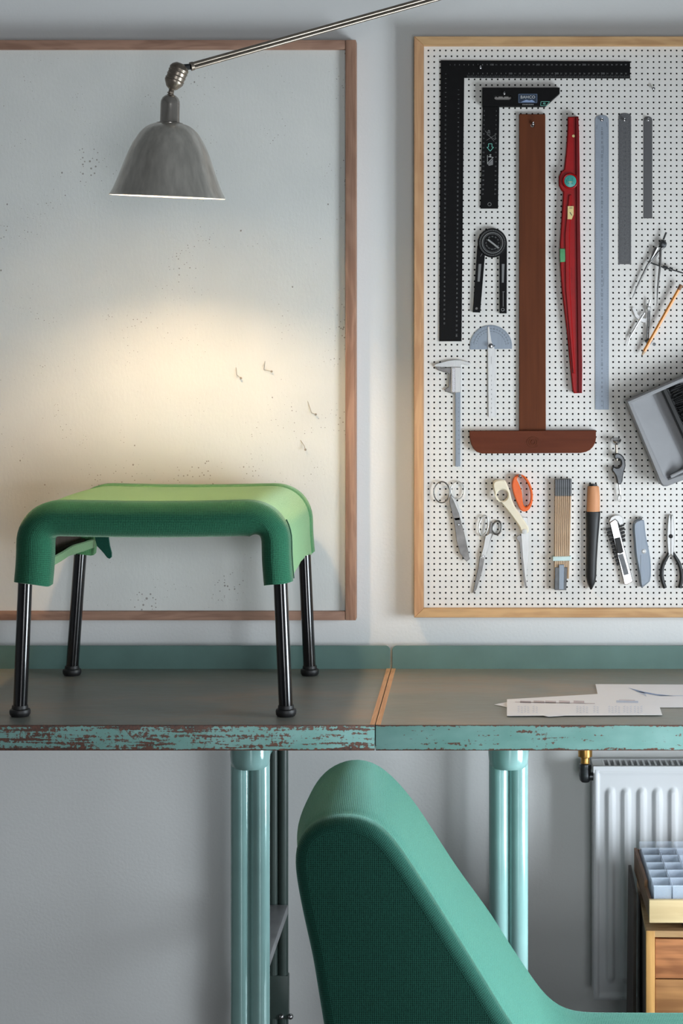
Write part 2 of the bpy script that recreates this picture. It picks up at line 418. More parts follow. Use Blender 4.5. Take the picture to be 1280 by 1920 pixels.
def win_frame(kind, name):
    b = MB(); t = .05
    if kind == 'x':
        y0, y1, z0, z1 = WR['y0'], WR['y1'], WR['z0'], WR['z1']; ym = (y0+y1)/2
        for a in ((y0, y0+t), (y1-t, y1), (ym-t/2, ym+t/2)): b.box(XR+.03, XR+.09, a[0], a[1], z0, z1)
        for a in ((z0, z0+t), (z1-t, z1)): b.box(XR+.03, XR+.09, y0, y1, a[0], a[1])
    else:
        x0, x1, z0, z1 = WF['x0'], WF['x1'], WF['z0'], WF['z1']; xm = (x0+x1)/2
        for a in ((x0, x0+t), (x1-t, x1), (xm-t/2, xm+t/2)): b.box(a[0], a[1], YF-.09, YF-.03, z0, z1)
        for a in ((z0, z0+t), (z1-t, z1)): b.box(x0, x1, YF-.09, YF-.03, a[0], a[1])
    struct(b.build(name, M_white))
win_frame('x', 'window_1'); win_frame('y', 'fill_window_2')  # the second one is unseen and serves the frontal fill

# ================================================================== PINBOARD (left)
d = 3.872; yb = d-CAMD                          # board face
c0 = P(-420, 75, 3.862); c1 = P(667, 1163, 3.862); i1 = P(648, 1145, 3.872); i0 = P(0, 94, 3.872)
XP0, XP1, ZP0, ZP1 = c0.x, c1.x, c1.z, c0.z
pin = thing('pinboard', 'large white fibreboard pinboard in a weathered pine frame on the wall', 'pinboard', ((XP0+XP1)/2, -.02, ZP0))
b = MB(); b.box(XP0+.01, i1.x+.004, yb, -.004, i1.z-.004, i0.z+.004); b.build('board', M_fibre, pin)
FY = -.040
b = MB(); b.box(i1.x, XP1, FY, -.002, ZP0, ZP1, 0, .0012); b.build('frame_upright', M_frame_wood_v, pin)
b = MB(); b.box(XP0, i1.x-.0006, FY+.001, -.002, i0.z, ZP1, 0, .0012); b.build('frame_rail', M_frame_wood_h, pin)
b = MB(); b.box(XP0, i1.x-.0006, FY+.001, -.002, ZP0, i1.z, 0, .0012); b.build('frame_rail', M_frame_wood_h, pin)
for pts in ([(441.6, 686.7), (443.7, 703), (452, 709)], [(496.5, 674.5), (494.5, 693.2), (509.3, 696.5)], [(575, 748.7), (583.8, 774), (592, 777)], [(561.5, 823.8), (569.6, 835), (572.7, 843)]):
    q = [P(x, y, 3.868) for x, y in pts]; q[0].y = yb+.001; q[1].y = yb-.003; q[2].y = yb-.006
    b = MB(); b.tube(q, .0006, 6); b.lathe([(.0006, 0), (.0026, .0005), (.0022, .0016), (.0006, .002)], q[2], (0, -1, 0), 10)
    nm = {441.6: 'bent pin in the pinboard right of centre, leftmost of the four pins', 496.5: 'bent pin in the pinboard, topmost of the four pins', 575: 'bent pin in the pinboard, the one nearest the right frame', 561.5: 'bent pin in the pinboard, lowest of the four pins'}[pts[0][0]]
    tag(b.build('bent_pin', M_tack), nm, 'pin', 'bent pins stuck in the pinboard')

# ================================================================== PEGBOARD (right)
DB = 3.878; YB = DB-CAMD                        # peg board face
def B(px, py, off=.004):                        # point on the peg board, off metres in front of it
    q = P(px, py, DB-off); return (q.x, q.z)
PIT = 10.82*DB/F
NX, NZ = 92, 97
hx0, hz0 = B(802.9, 94.5, 0)
def pegmesh():
    v = []; f = []; n = 12; r = .00205; h = PIT/2
    cidx = {}
    def corner(i, j):
        if (i, j) not in cidx: cidx[(i, j)] = len(v); v.append((hx0+(i-.5)*PIT, YB, hz0-(j-.5)*PIT))
        return cidx[(i, j)]
    for i in range(NX):
        for j in range(NZ):
            cx, cz = hx0+i*PIT, hz0-j*PIT
            ring = []; back = []
            for k in range(n):
                t = 2*PI*k/n+PI/4; ring.append(len(v)); v.append((cx+r*math.cos(t), YB, cz+r*math.sin(t)))
            for k in range(n):
                t = 2*PI*k/n+PI/4; back.append(len(v)); v.append((cx+r*math.cos(t), YB+.0034, cz+r*math.sin(t)))
            C = [corner(i+1, j), corner(i, j), corner(i, j+1), corner(i+1, j+1)]   # NE, NW, SW, SE
            for q in range(4):
                a = [ring[(q*3+k) % n] for k in range(4)]
                f.append((C[q], C[(q+1) % 4])+tuple(a[::-1]))
            for k in range(n): f.append((ring[k], ring[(k+1) % n], back[(k+1) % n], back[k]))
    # margin strips round the grid
    x0, x1, z1, z0 = hx0-.5*PIT, hx0+(NX-.5)*PIT, hz0+.5*PIT, hz0-(NZ-.5)*PIT
    mg = .0035
    for (a, b_, c, d_) in ((x0-mg, x0, z0-mg, z1+mg), (x1, x1+mg, z0-mg, z1+mg), (x0, x1, z1, z1+mg), (x0, x1, z0-mg, z0)):
        k = len(v); v += [(a, YB, c), (b_, YB, c), (b_, YB, d_), (a, YB, d_)]; f.append((k, k+1, k+2, k+3))
    return v, f, x0-mg, x1+mg, z0-mg, z1+mg
pv, pf, px0, px1, pz0, pz1 = pegmesh()
peg = thing('pegboard', 'white perforated tool board in a light pine frame on the wall', 'pegboard', ((px0+px1)/2, -.011, pz0-.02))
b = MB(); b.v = pv; b.f = pf; b.mi = [0]*len(pf); b.uv = [None]*len(pf); b.build('perforated_panel', M_peg, peg, smooth=False, recalc=False)
b = MB(); b.box(px0, px1, -.0045, -.0015, pz0, pz1); b.build('hole_shade_sheet', M_dark, peg)  # dark sheet stands in for the shade in the gap behind the holes
def mitre(pts, name, m):
    b = MB(); y0, y1 = -.037, -.001
    b.prism(pts, y0, y1, bev=.001); b.build(name, m, peg)
ox0, oz1 = P(776, 68, 3.863).x, P(776, 68, 3.863).z; oz0 = P(776, 1158, 3.863).z
ix0, iz1 = P(793.5, 86, 3.863).x, P(776, 85, 3.863).z; iz0 = P(776, 1141, 3.863).z
ox1 = px1+.02; ix1 = px1+.001
mitre([(ox0, oz0), (ix0, iz0), (ix0, iz1), (ox0, oz1)], 'frame_upright', M_pine_v)
mitre([(ox1, oz0), (ix1, iz0), (ix1, iz1), (ox1, oz1)], 'frame_upright', M_pine_v)
mitre([(ox0+.0004, oz1), (ox1, oz1), (ix1, iz1), (ix0+.0004, iz1)], 'frame_rail', M_pine_h)
mitre([(ox0+.0004, oz0), (ox1, oz0), (ix1, iz0), (ix0+.0004, iz0)], 'frame_rail', M_pine_h)
peg_d = 1.0

# ================================================================== BENCHES
ZT = .85; YA, YW = 3.26-CAMD, 3.86-CAMD         # top height, front edge, back edge
GX = -.1874
def bench(x0, x1, inner, label, chip, legs):
    t = thing('workbench', label, 'workbench', ((x0+x1)/2, (YA+YW)/2, 0))
    g = .0012*inner
    b = MB(); b.box(x0, x1, YA+.004, YW, .806, ZT-.0002, 0); b.build('tabletop', M_lino, t)
    b = MB(); b.box(x0, x1, YA, YA+.0042, .8035, ZT, 0, .0015); o = b.build('edge_band', chip, t, origin=((x0+x1)/2, YA, .804)); o['label'] = 'chipped turquoise painted edge'
    xe = x1 if inner > 0 else x0                # wooden end strip beside the gap
    b = MB(); b.box(min(xe, xe-inner*.009), max(xe, xe-inner*.009), YA+.0042, YW, ZT-.004, ZT+.0006); b.build('end_strip', M_copper, t)
    # backsplash with a rounded upper corner at the gap
    z1 = CAMZ-(1210.5-678)*3.86/F; r = .010; y0 = YW-.001
    xa, xb = (x0, x1-.001) if inner > 0 else (x0+.0015, x1)
    pts = [(xa, ZT-.02), (xb, ZT-.02)]
    arc = [(math.cos(a), math.sin(a)) for a in (PI/2*i/6 for i in range(7))]
    if inner > 0: pts += [(xb-r+r*c, z1-r+r*s_) for c, s_ in arc]+[(xa, z1)]
    else: pts += [(xb, z1)]+[(xa+r-r*c, z1-r+r*s_) for c, s_ in arc[::-1]]
    b = MB(); b.prism(pts, y0, y0+.003, bev=.0008); b.build('backsplash', M_teal_strip, t)
    b = MB(); b.box(x0+.01, x1-.01, YW+.002, YW+.03, ZT-.046, ZT-.02); b.build('back_rail', M_darkboard, t)
    for lx in legs:
        # front leg: two tubes under a rounded cap
        yf = 3.33-CAMD
        for dx in (-.0172, .0172):
            b = MB(); b.tube([(lx+dx, yf+(.002 if dx > 0 else 0), 0.012), (lx+dx, yf+(.002 if dx > 0 else 0), .775)], .0192, 28); b.build('leg', M_teal_leg, t)
        b = MB(); prof = [(.030, -.0), (.0345, .004), (.0365, .012), (.0375, .025), (.0375, .046)]
        vs = MB(); vs.lathe(prof, (lx, yf, .758), seg=36); b.v = vs.v; b.f = vs.f; b.mi = vs.mi; b.uv = vs.uv; b.build('leg_cap', M_teal_leg, t)
        b = MB(); b.box(lx-.045, lx+.045, yf-.03, yf+.03, 0, .014, 0, .004); b.build('foot_plate', M_teal_leg, t)
        b = MB(); b.prism([(lx+.03, .805), (lx+.052, .805), (lx+.034, .775), (lx+.03, .775)], yf+.02, yf+.026); b.build('gusset', M_teal_leg, t)
        yr = 3.80-CAMD
        for dx in (-.0103, .0103):
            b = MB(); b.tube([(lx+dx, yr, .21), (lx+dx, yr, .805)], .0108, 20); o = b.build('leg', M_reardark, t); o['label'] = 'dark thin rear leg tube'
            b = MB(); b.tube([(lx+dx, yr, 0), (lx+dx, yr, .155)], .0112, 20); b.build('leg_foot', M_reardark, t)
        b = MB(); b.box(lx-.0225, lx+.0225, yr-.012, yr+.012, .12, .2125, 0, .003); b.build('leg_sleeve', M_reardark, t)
        for dx in (.008, .027):
            b = MB(); b.lathe([(.006, 0), (.006, .005), (.004, .008), (.002, .009)], (lx+dx, yr-.010, CAMZ-(1902-678)*3.8/F), (0, -1, 0), 12); b.build('bolt', M_chrome, t)
        b = MB(); b.box(lx-.03, lx+.0215, yf+.02, yr-.0112, .342, .363, 0, .002); b.build('stretcher', M_strut, t)
    return t
M_copper = wood('varnished_strip', srgb(226, 178, 132), srgb(180, 120, 78), 'y', 1.0, .5)
M_strut = plain('bare_grey_steel_bar', srgb(140, 140, 142), .4, .3, vs=20, va=.12)
bench(-1.95, GX-.0008, 1, 'long teal steel workbench with worn chipped edge, the left one under the footstool', M_chipL, (-.4237, -1.70))
bench(GX+.0008, 1.24, -1, 'long teal steel workbench with paper drawings on it, the right one above the radiator', M_chipR, (.0565, 1.02))

# ================================================================== LAMP
DL = 3.41
lamp = thing('wall_lamp', 'jointed metal wall lamp with a bell shade shining on the footstool', 'lamp', (.34, -.001, 2.33))
sh_ax = Vector((math.sin(math.radians(2.4)), -math.sin(math.radians(4.2)), 1)).normalized()
top = P(318, 231, DL); sc = DL/F
pr = [(25, 0), (37, 4), (46, 10), (54, 18), (60, 27), (68, 40), (74, 53), (81, 71), (87.5, 89), (94, 107), (100.5, 123), (105, 132), (108.5, 137)]
def interp(pr, n):
    out = []
    for i in range(len(pr)-1):
        for k in range(n):
            t = k/n; out.append((pr[i][0]*(1-t)+pr[i+1][0]*t, pr[i][1]*(1-t)+pr[i+1][1]*t))
    return out+[pr[-1]]
pr = smooth2(pr, 2, False)
b = MB(); b.lathe([(r*sc, -h*sc) for r, h in pr], top, sh_ax, 64, 0, False); b.lathe([((r-1.2)*sc, -(h+1.2)*sc) for r, h in pr[:-1]]+[(108.5*sc, -137*sc)], top, sh_ax, 64, 1, False)
shade = b.build('lamp_shade', [M_lampmetal, M_lampin], lamp, recalc=False)
b = MB(); b.lathe([(.0248, -.002), (.0248, .001), (.0195, .002), (.0185, .004), (.0183, .036), (.0178, .042), (.015, .048), (.010, .0525), (.006, .054)], top, sh_ax, 32); b.build('socket', M_socket, lamp)
b = MB(); b.lathe([(.0037, 0), (.0037, .0015)], P(318, 192, DL-.0180), (0, -1, 0), 14); b.build('socket_screw', M_blackp, lamp)
b = MB(); b.lathe([(.003, 0), (.003, .003), (.001, .0035)], P(322, 240, DL-.036), (0, -1, 0), 10); b.build('rivet', M_chrome, shade)
stem_top = P(322, 166, DL)
b = MB(); b.tube([top+sh_ax*.052, stem_top], .0052, 14); b.lathe([(.0065, 0), (.0065, .002)], top+sh_ax*.053, sh_ax, 14); b.lathe([(.0062, 0), (.0062, .002)], top+sh_ax*.057, sh_ax, 14); b.build('stem', M_armmetal, lamp)
ja, jb = P(320, 168, DL), P(340, 119, DL); jd = (jb-ja); L = jd.length
jp = [(.0045, 0), (.011, .004), (.0165, .012), (.0185, .016), (.0185, .0175), (.0172, .018), (.0178, .030), (.0178, L-.014), (.0185, L-.013), (.0185, L-.011), (.0160, L-.006), (.010, L-.001), (.003, L)]
b = MB(); b.lathe(jp, ja, jd, 36); o = b.build('swivel_joint', M_knurl if 'M_knurl' in globals() else M_armmetal, lamp)
for t in (.35, .5, .65):
    b = MB(); b.lathe([(.0181, 0), (.0190, .0012), (.0181, .0024)], ja+jd*t, jd, 36, 0, False); b.build('knurled_band', M_armmetal, o)
a0 = P(357, 125, DL); a1 = P(1340, -151, 3.82)
b = MB(); b.tube([P(344, 126, DL), a0], .0058, 14); b.build('arm_pin', M_gunmetal, lamp)
ad = (a1-a0).normalized(); sd = ad.cross(Vector((0, 1, 0))).normalized()
b = MB()
for k in (-1, 1): b.tube([a0+sd*k*.0034, a1+sd*k*.0034], .0040, 14)
b.tube([a0, a0+ad*.006], .0085, 14); b.build('arm', M_armmetal, lamp)
b = MB(); b.tube([a1, (a1.x, a1.y, a1.z+.14), (a1.x, -.02, a1.z+.14)], .009, 14); b.lathe([(.04, 0), (.04, .006), (.03, .012), (.012, .022)], (a1.x, -.0005, a1.z+.14), (0, -1, 0), 28); b.build('wall_bracket', M_armmetal, lamp)
bc = top-sh_ax*.049
b = MB(); b.lathe([(.004, -.026), (.014, -.022), (.023, -.012), (.026, 0), (.024, .010), (.017, .020), (.012, .028), (.012, .045)], bc, sh_ax, 24); b.build('bulb', M_bulb, lamp)

# ================================================================== FOOTSTOOL
st = thing('footstool', 'footstool with green woven cover and four black tube legs standing on the bench', 'footstool', (-.60, -.345, ZT))
ZS = CAMZ-(905.5-678)*3.80/F                    # top height of the cover
def upath():
    x0, x1, zb, r = -.857, -.3475, 1.106, .082
    p = []
    for i in range(9): p.append((x0-.002+.004*math.sin(i/8*PI/2), zb+(ZS-r-zb)*i/8))
    for i in range(1, 13): a = PI-PI/2*i/12; e = .92; p.append((x0+.002+r+r*math.copysign(abs(math.cos(a))**e, math.cos(a)), ZS-r+r*abs(math.sin(a))**e))
    xl, xr = x0+.002+r, x1-.002-r
    for i in range(1, 24): t = i/24; p.append((xl+(xr-xl)*t, ZS-.0025*math.sin(PI*t)))
    for i in range(0, 13): a = PI/2-PI/2*i/12; e = .92; p.append((xr+r*abs(math.cos(a))**e, ZS-r+r*abs(math.sin(a))**e))
    for i in range(1, 9): p.append((x1-.002+.004*(1-math.cos(i/8*PI/2)), ZS-r-(ZS-r-zb)*i/8))
    return p
U = upath()
def unorm(p):
    out = []
    for i in range(len(p)):
        a, c = Vector(p[max(i-1, 0)]), Vector(p[min(i+1, len(p)-1)]); d_ = (c-a).normalized(); out.append(Vector((d_.y, -d_.x)))
    return out
UN = unorm(U)
def off(o): return [(Vector(p)+n*o) for p, n in zip(U, UN)]
def upoint_scale(i):                              # the band is slimmer on the right flank
    u = i/(len(U)-1); return 1 if u < .72 else 1-.22*min(1, (u-.72)/.1)
def shell(stations, wob=0, dip=None):
    """loft of U sections; station = (y, outer inset, inner inset)"""
    b = MB(); rows = []; n = len(U)
    al = [0]
    for i in range(1, n): al.append(al[-1]+(Vector(U[i])-Vector(U[i-1])).length)
    for (y, o, t) in stations:
        O = off(o); I = [Vector(p)+n_*t*(upoint_scale(i) if t > .03 else 1) for i, (p, n_) in enumerate(zip(U, UN))]; row = []
        for i, q in enumerate(O):
            zz = q.y
            row.append((q.x, y+wob*math.sin(i*.9+y*30), zz))
        for i, q in enumerate(I[::-1]): row.append((q.x, y, q.y))
        if dip:
            dz = dip(y)
            m2 = len(row)
            for k in range(m2):
                x, yy, z = row[k]
                wgt = max(0, 1-(z-1.106)/.06)
                row[k] = (x, yy, z-dz*wgt+.0012*wgt*math.sin(yy*70+x*60))
        rows.append(row)
    m = len(rows[0]); vs = [q for r in rows for q in r]; fs = []; uv = []
    def U_(k): return al[k] if k < n else al[n-1]+.06+al[n-1]-al[2*n-1-k]
    vl = [0]
    for i in range(1, len(stations)):
        a, c = stations[i-1], stations[i]; vl.append(vl[-1]+math.hypot(c[0]-a[0], c[1]-a[1]))
    for i in range(len(rows)-1):
        for k in range(m):
            k2 = (k+1) % m; fs.append((i*m+k, i*m+k2, (i+1)*m+k2, (i+1)*m+k))
            ku, ku2 = U_(k), (U_(k2) if k2 else U_(k)+.05)
            uv.append(((ku, vl[i]), (ku2, vl[i]), (ku2, vl[i+1]), (ku, vl[i+1])))
    for r, base in ((rows[0], 0), (rows[-1], (len(rows)-1)*m)):
        for k in range(n-1):
            k2 = m-1-k; fs.append((base+k, base+k+1, base+k2-1, base+k2)); q = [r[k], r[k+1], r[k2-1], r[k2]]
            uv.append(tuple((a[0], a[2]) for a in q))
    b.add(vs, fs, 0, uv); return b
def band(y0, y1, T, r, fr):
    s_ = []
    for k in range(7):
        a = PI/2*k/6; s_.append((y0+r*(1-math.cos(a)), r-r*math.sin(a), T-r+r*math.sin(a)))
    s_ += [(y1-.02, 0, T), (y1-.006, .001, T-.003), (y1, .006, T-.012)]
    if fr: return s_
    yc = (y0+y1)/2; return [(2*yc-y, o, t) for y, o, t in s_][::-1]
YF0 = 3.318-CAMD-.03
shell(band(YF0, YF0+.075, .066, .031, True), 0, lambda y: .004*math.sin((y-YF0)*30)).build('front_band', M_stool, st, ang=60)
shell(band(-.150, -.080, .050, .026, False), 0, lambda y: -.004).build('rear_band', M_stoolrear_lit, st, ang=60)
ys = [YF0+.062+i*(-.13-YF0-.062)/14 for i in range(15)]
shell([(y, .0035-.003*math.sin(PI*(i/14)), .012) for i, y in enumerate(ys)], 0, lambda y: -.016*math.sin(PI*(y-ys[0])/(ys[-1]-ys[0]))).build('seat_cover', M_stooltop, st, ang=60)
# turned-in hems of the two side panels, and the wooden frame inside
for sx, xo in ((1, -.857), (-1, -.3475)):
    n = 15; vs = []; fs = []; uv = []
    for i, y in enumerate(ys):
        zt = 1.124+.008*math.sin(PI*i/14)+.0008*math.sin(i*1.1)
        pr4 = [(xo+sx*.004, zt-.004), (xo+sx*.03, zt-.012), (xo+sx*.050, zt-.004), (xo+sx*.053, zt+.012), (xo+sx*.050, zt+.014), (xo+sx*.047, zt), (xo+sx*.03, zt-.006), (xo+sx*.004, zt+.004)]
        vs += [(x, y, z) for x, z in pr4]
    for i in range(n-1):
        for k in range(8):
            k2 = (k+1) % 8; fs.append((i*8+k, i*8+k2, (i+1)*8+k2, (i+1)*8+k)); uv.append(((k*.012, ys[i]), (k*.012+.012, ys[i]), (k*.012+.012, ys[i+1]), (k*.012, ys[i+1])))
    fs += [tuple(range(8)), tuple((n-1)*8+k for k in range(8))]; uv += [tuple((0, 0) for _ in range(8))]*2
    b = MB(); b.add(vs, fs, 0, uv); b.build('hem', M_stooltop, st)
    b = MB(); b.box(min(xo+sx*.014, xo+sx*.034), max(xo+sx*.014, xo+sx*.034), ys[0]+.004, ys[-1]-.02, 1.131, 1.142); b.box(min(xo+sx*.014, xo+sx*.026), max(xo+sx*.014, xo+sx*.026), ys[0]+.004, ys[-1]-.02, 1.142, ZS-.085); b.build('frame_rail', M_darkboard, st)
b = MB(); b.box(-.79, -.415, ys[0]+.01, ys[-1]-.01, ZS-.030, ZS-.016); b.build('seat_board', M_darkboard, st)
# loose flap of the cover at the rear left
b = MB(); b.prism(smooth2([(-.80, 1.168), (-.772, 1.165), (-.772, 1.135), (-.764, 1.105), (-.772, 1.098), (-.785, 1.115), (-.80, 1.13)], 1), -.158, -.152, bev=.001); b.build('loose_flap', M_green, st)
# seam on the right and left flank behind the front band
for k0, k1 in ((0, 10), (len(U)-13, len(U))):
    b = MB(); b.tube([(q.x, YF0+.0655, q.y) for q in off(-.0008)[k0:k1]], .0013, 6); b.build('seam', M_seam, st)
def sleg(tx, ty, bx, by, dtop, dbot):
    a = P(tx, ty, dtop); q = P(bx, by, dbot); q.z = ZT+.010
    dirv = (a-q).normalized()
    l = MB(); l.tube([q, a+dirv*.05], .0132, 24); lo = l.build('leg', M_blackgloss, st)
    f = MB(); f.lathe([(.0145, .020), (.0150, .017), (.0150, .014), (.0185, .0125), (.0195, .009), (.0190, .004), (.0165, 0.0)][::-1], (q.x, q.y, ZT+.0003), (0, 0, 1), 28); f.build('foot_glide', M_blackp, lo)
sleg(47, 1096, 37.5, 1346, 3.345, 3.345)
sleg(526, 1098, 536, 1346, 3.345, 3.345)
sleg(150, 1046, 135, 1265, 3.78, 3.78)
sleg(571, 1046, 580.5, 1266, 3.78, 3.78)

# ================================================================== PAPERS
def T(px, py): return P(px, py, F*(CAMZ-ZT)/(py-678))
def sheet(name, pts, z, label, draw):
    q = [T(x, y) for x, y in pts]
    b = MB(); n = len(q)
    vs = [(p.x, p.y, ZT+z+.0004) for p in q]+[(p.x, p.y, ZT+z) for p in q]
    b.add(vs, [tuple(range(n)), tuple(range(2*n-1, n-1, -1))]+[(i, (i+1) % n, n+(i+1) % n, n+i) for i in range(n)])
    for poly, mi in draw:
        w_ = [T(x, y) for x, y in poly]; b.add([(p.x, p.y, ZT+z+.0007) for p in w_], [tuple(range(len(w_)))], mi)
    return tag(b.build(name, [M_paper, M_printb, M_printbd, M_printg], smooth=False), label, 'paper', 'drawings on the right bench')
def strip(a, c, w_, mi): return ([(a[0], a[1]-w_/2), (c[0], c[1]-w_/2), (c[0], c[1]+w_/2), (a[0], a[1]+w_/2)], mi)
dr = [strip((965, 1319), (1115, 1322), 1.2, 3)]
for x in (975, 1000, 1022, 1048, 1075): dr.append(strip((x, 1318.5), (x+20, 1319.3), 4.6, 3))
for x0, n in ((970, 4), (998, 2), (1080, 4), (1112, 2), (1140, 4), (1168, 3), (1188, 3)):
    for k in range(n):
        for r in range(4):
            dr.append(strip((x0+k*6, 1328+r*3.4), (x0+k*6+4, 1328+r*3.4+(1.2 if k % 2 else -1.2)), .8, 1))
dr += [strip((1155, 1318), (1196, 1319), 4, 1), strip((1160, 1315), (1190, 1316), 1.2, 3)]
sheet('paper_sheet', [(926, 1321.5), (951, 1327), (1100, 1330), (1100, 1309), (951, 1317)], .0004, 'pointed corner of a blank paper sheet peeking out left under the other drawings', [])
sheet('paper_sheet', [(1116, 1284), (1122, 1313), (1150, 1326), (1240, 1327.5), (1345, 1327), (1345, 1285)], .0010, 'paper with a blue curved drawing, rear sheet on the right bench', [([(1177, 1291), (1200, 1300), (1236, 1306.5), (1262, 1306), (1230, 1303), (1205, 1298)], 2), ([(1190, 1297), (1205, 1304), (1212, 1308), (1208, 1300)], 1), strip((1236, 1306), (1330, 1306), 1, 1)])
sheet('paper_sheet', [(950, 1313.6), (950, 1344.6), (1018, 1344), (1027, 1346), (1058, 1344), (1241, 1343), (1236, 1327), (1121, 1303.5)], .0022, 'paper with rows of small blue and grey figures, front sheet on the right bench', dr)

# ================================================================== RADIATOR
rd = 3.80; ry = rd-CAMD; rx0 = (1113-896)*rd/F; rz1 = CAMZ-(1440-678)*rd/F; rz0 = CAMZ-(1877-678)*rd/F; rw = 13*.0333+.07
rad = thing('radiator', 'white panel radiator with vertical flutes on the wall under the right bench', 'radiator', (rx0+rw/2, -.05, rz0))
def rpanel():
    nx, nz = 230, 100; vs = []; fs = []
    for i in range(nx+1):
        x = rw*i/nx
        for j in range(nz+1):
            z = (rz1-rz0)*j/nz
            m = min(x, rw-x); mz = min(z, rz1-rz0-z)
            h = 0
            if m < .003 or mz < .003: h = -.004+min(m, mz)*1.33
            if min(m, mz) > .0085: h = -.0035*min(1, (min(m, mz)-.0085)/.003)
            u = (x-.0351)/.0333; k = round(u)
            if 0 <= k <= 12:
                dx = abs(u-k)*.0333; zz = z; top_, bot = (rz1-rz0)-.0435, .040
                dz = 0
                if zz > top_-.010: dz = zz-(top_-.010)
                if zz < bot+.010: dz = (bot+.010)-zz
                q = math.hypot(dx, dz) if dz else dx
                if q < .0105: t = min(1, (.0105-q)/.0065); h += .0075*(t*t*(3-2*t))
            vs.append((rx0+x, ry-h, rz0+z))
    for i in range(nx):
        for j in range(nz): a = i*(nz+1)+j; fs.append((a, a+nz+1, a+nz+2, a+1))
    return vs, fs
b = MB(); vs, fs = rpanel(); b.add(vs, fs); b.build('front_panel', M_white_rad, rad, ang=60)
b = MB(); b.box(rx0, rx0+.0015, ry+.003, -.03, rz0+.01, rz1); b.build('side_panel', M_white_rad, rad)
b = MB(); b.box(rx0+.004, rx0+rw-.004, -.036, -.032, rz0+.01, rz1-.006); b.box(rx0+.004, rx0+rw-.004, ry+.004, -.03, rz0+.006, rz0+.01); b.build('back_panel', M_white_rad, rad)
b = MB(); zt = rz1+.001; y0, y1 = ry+.006, -.034
b.box(rx0-.001, rx0+rw, ry+.0012, y0+.004, zt-.012, zt+.002); b.box(rx0-.001, rx0+rw, y1, -.028, zt-.012, zt+.003)
b.box(rx0-.001, rx0+.02, y0, y1, zt-.001, zt+.002)
for k in range(38): b.box(rx0+.0245+k*.01235-.0040, rx0+.0245+k*.01235, y0, y1, zt-.001, zt+.002)
b.build('top_grille', M_white_rad, rad)
vx = (1098-896)*rd/F
b = MB(); vy = -.075
zv = lambda py: CAMZ-(py-678)*3.825/F
b.lathe([(.0140, zv(1402)), (.0152, zv(1405)), (.0150, zv(1418)), (.0095, zv(1420)), (.0095, zv(1429)), (.0105, zv(1431))][::-1], (vx, vy, 0), (0, 0, 1), 24); b.build('valve_cap', M_brass, rad)
b = MB()
zt_ = CAMZ-(1430-678)*3.825/F; zb_ = CAMZ-(1466-678)*3.825/F
b.lathe([(.008, zb_), (.0115, zb_+.004), (.0132, zb_+.014), (.0120, zb_+.024), (.0135, zb_+.030), (.0128, zt_-.003), (.0095, zt_)], (vx, vy, 0), (0, 0, 1), 20)
b.tube([(vx, vy, zb_+.012), (rx0+.004, vy, zb_+.012)], .009, 16); b.build('valve_body', M_gunmetal, rad)
b = MB(); b.tube([(vx, vy, zv(1400)), (vx, vy, zt_-.002)], .0070, 14); b.build('valve_stem', M_brass, rad)

# ================================================================== DRAWER CABINET + TRAY
cx0 = (1211-896)*3.4/F; cy0 = 3.4-CAMD; cz1 = CAMZ-(1745-678)*3.4/F; cw, cdp = .40, .33
cab = thing('drawer_cabinet', 'low pine drawer cabinet with stacked drawers standing in front of the radiator', 'cabinet', (cx0, cy0, 0))
tw = .0165
b = MB(); b.box(cx0, cx0+tw, cy0, cy0+.02, 0, cz1-.0005, 0, .001); b.build('front_post', M_cabpost, cab)
b = MB(); b.box(cx0+cw-tw, cx0+cw, cy0, cy0+.02, 0, cz1-.0005, 0, .001); b.build('front_post', M_cabpost, cab)
b = MB(); b.box(cx0+.001, cx0+.009, cy0+.02, cy0+cdp, 0, cz1-.013); b.build('side_panel', M_darkboard, cab)
b = MB(); b.box(cx0+cw-.009, cx0+cw-.001, cy0+.02, cy0+cdp, 0, cz1-.013); b.build('side_panel', M_darkboard, cab)
b = MB(); b.box(cx0, cx0+cw, cy0+.0005, cy0+cdp, cz1-.0125, cz1, 0, .001); b.build('top_panel', M_cabtop if 'M_cabtop' in globals() else M_pine_h, cab)
b = MB(); b.box(cx0+.009, cx0+cw-.009, cy0+cdp-.006, cy0+cdp, .02, cz1-.014); b.build('back_panel', M_darkboard, cab)
b = MB(); b.box(cx0+tw, cx0+cw-tw, cy0+.003, cy0+.02, 0, .02); b.build('plinth', M_cabpost, cab)
zt = cz1-.0165
for k in range(5):
    z1, z0 = zt-k*.077, zt-k*.077-.0742
    o = MB(); o.box(cx0+tw+.001, cx0+cw-tw-.001, cy0+.002, cy0+.016, z0, z1, 0, .0012); o = o.build('drawer', [M_drawer, M_drawer2][k % 2], cab)
    h = MB(); h.lathe([(.005, 0), (.005, .008), (.011, .013), (.011, .019), (.006, .022)], (cx0+cw/2, cy0+.003, (z0+z1)/2), (0, -1, 0), 16); h.build('knob', M_cabpost, o)
cab.rotation_euler.z = math.radians(-2.0)
# board leaning by the cabinet's left side
b = MB(); z1 = CAMZ-(1640-678)*3.62/F; xx = (1195-896)*3.62/F-.014
b.add([(xx-.004, -.37, 0), (xx+.002, -.37, 0), (xx+.002, -.20, 0), (xx-.004, -.20, 0), (xx+.001, -.34, z1-.02), (xx+.007, -.34, z1-.02), (xx+.007, -.21, z1), (xx+.001, -.21, z1)],
      [(0, 1, 2, 3), (4, 5, 6, 7), (0, 1, 5, 4), (1, 2, 6, 5), (2, 3, 7, 6), (3, 0, 4, 7)])
tag(b.build('offcut_board', M_darkboard), 'narrow dark brown board leaning against the left side of the drawer cabinet', 'board')
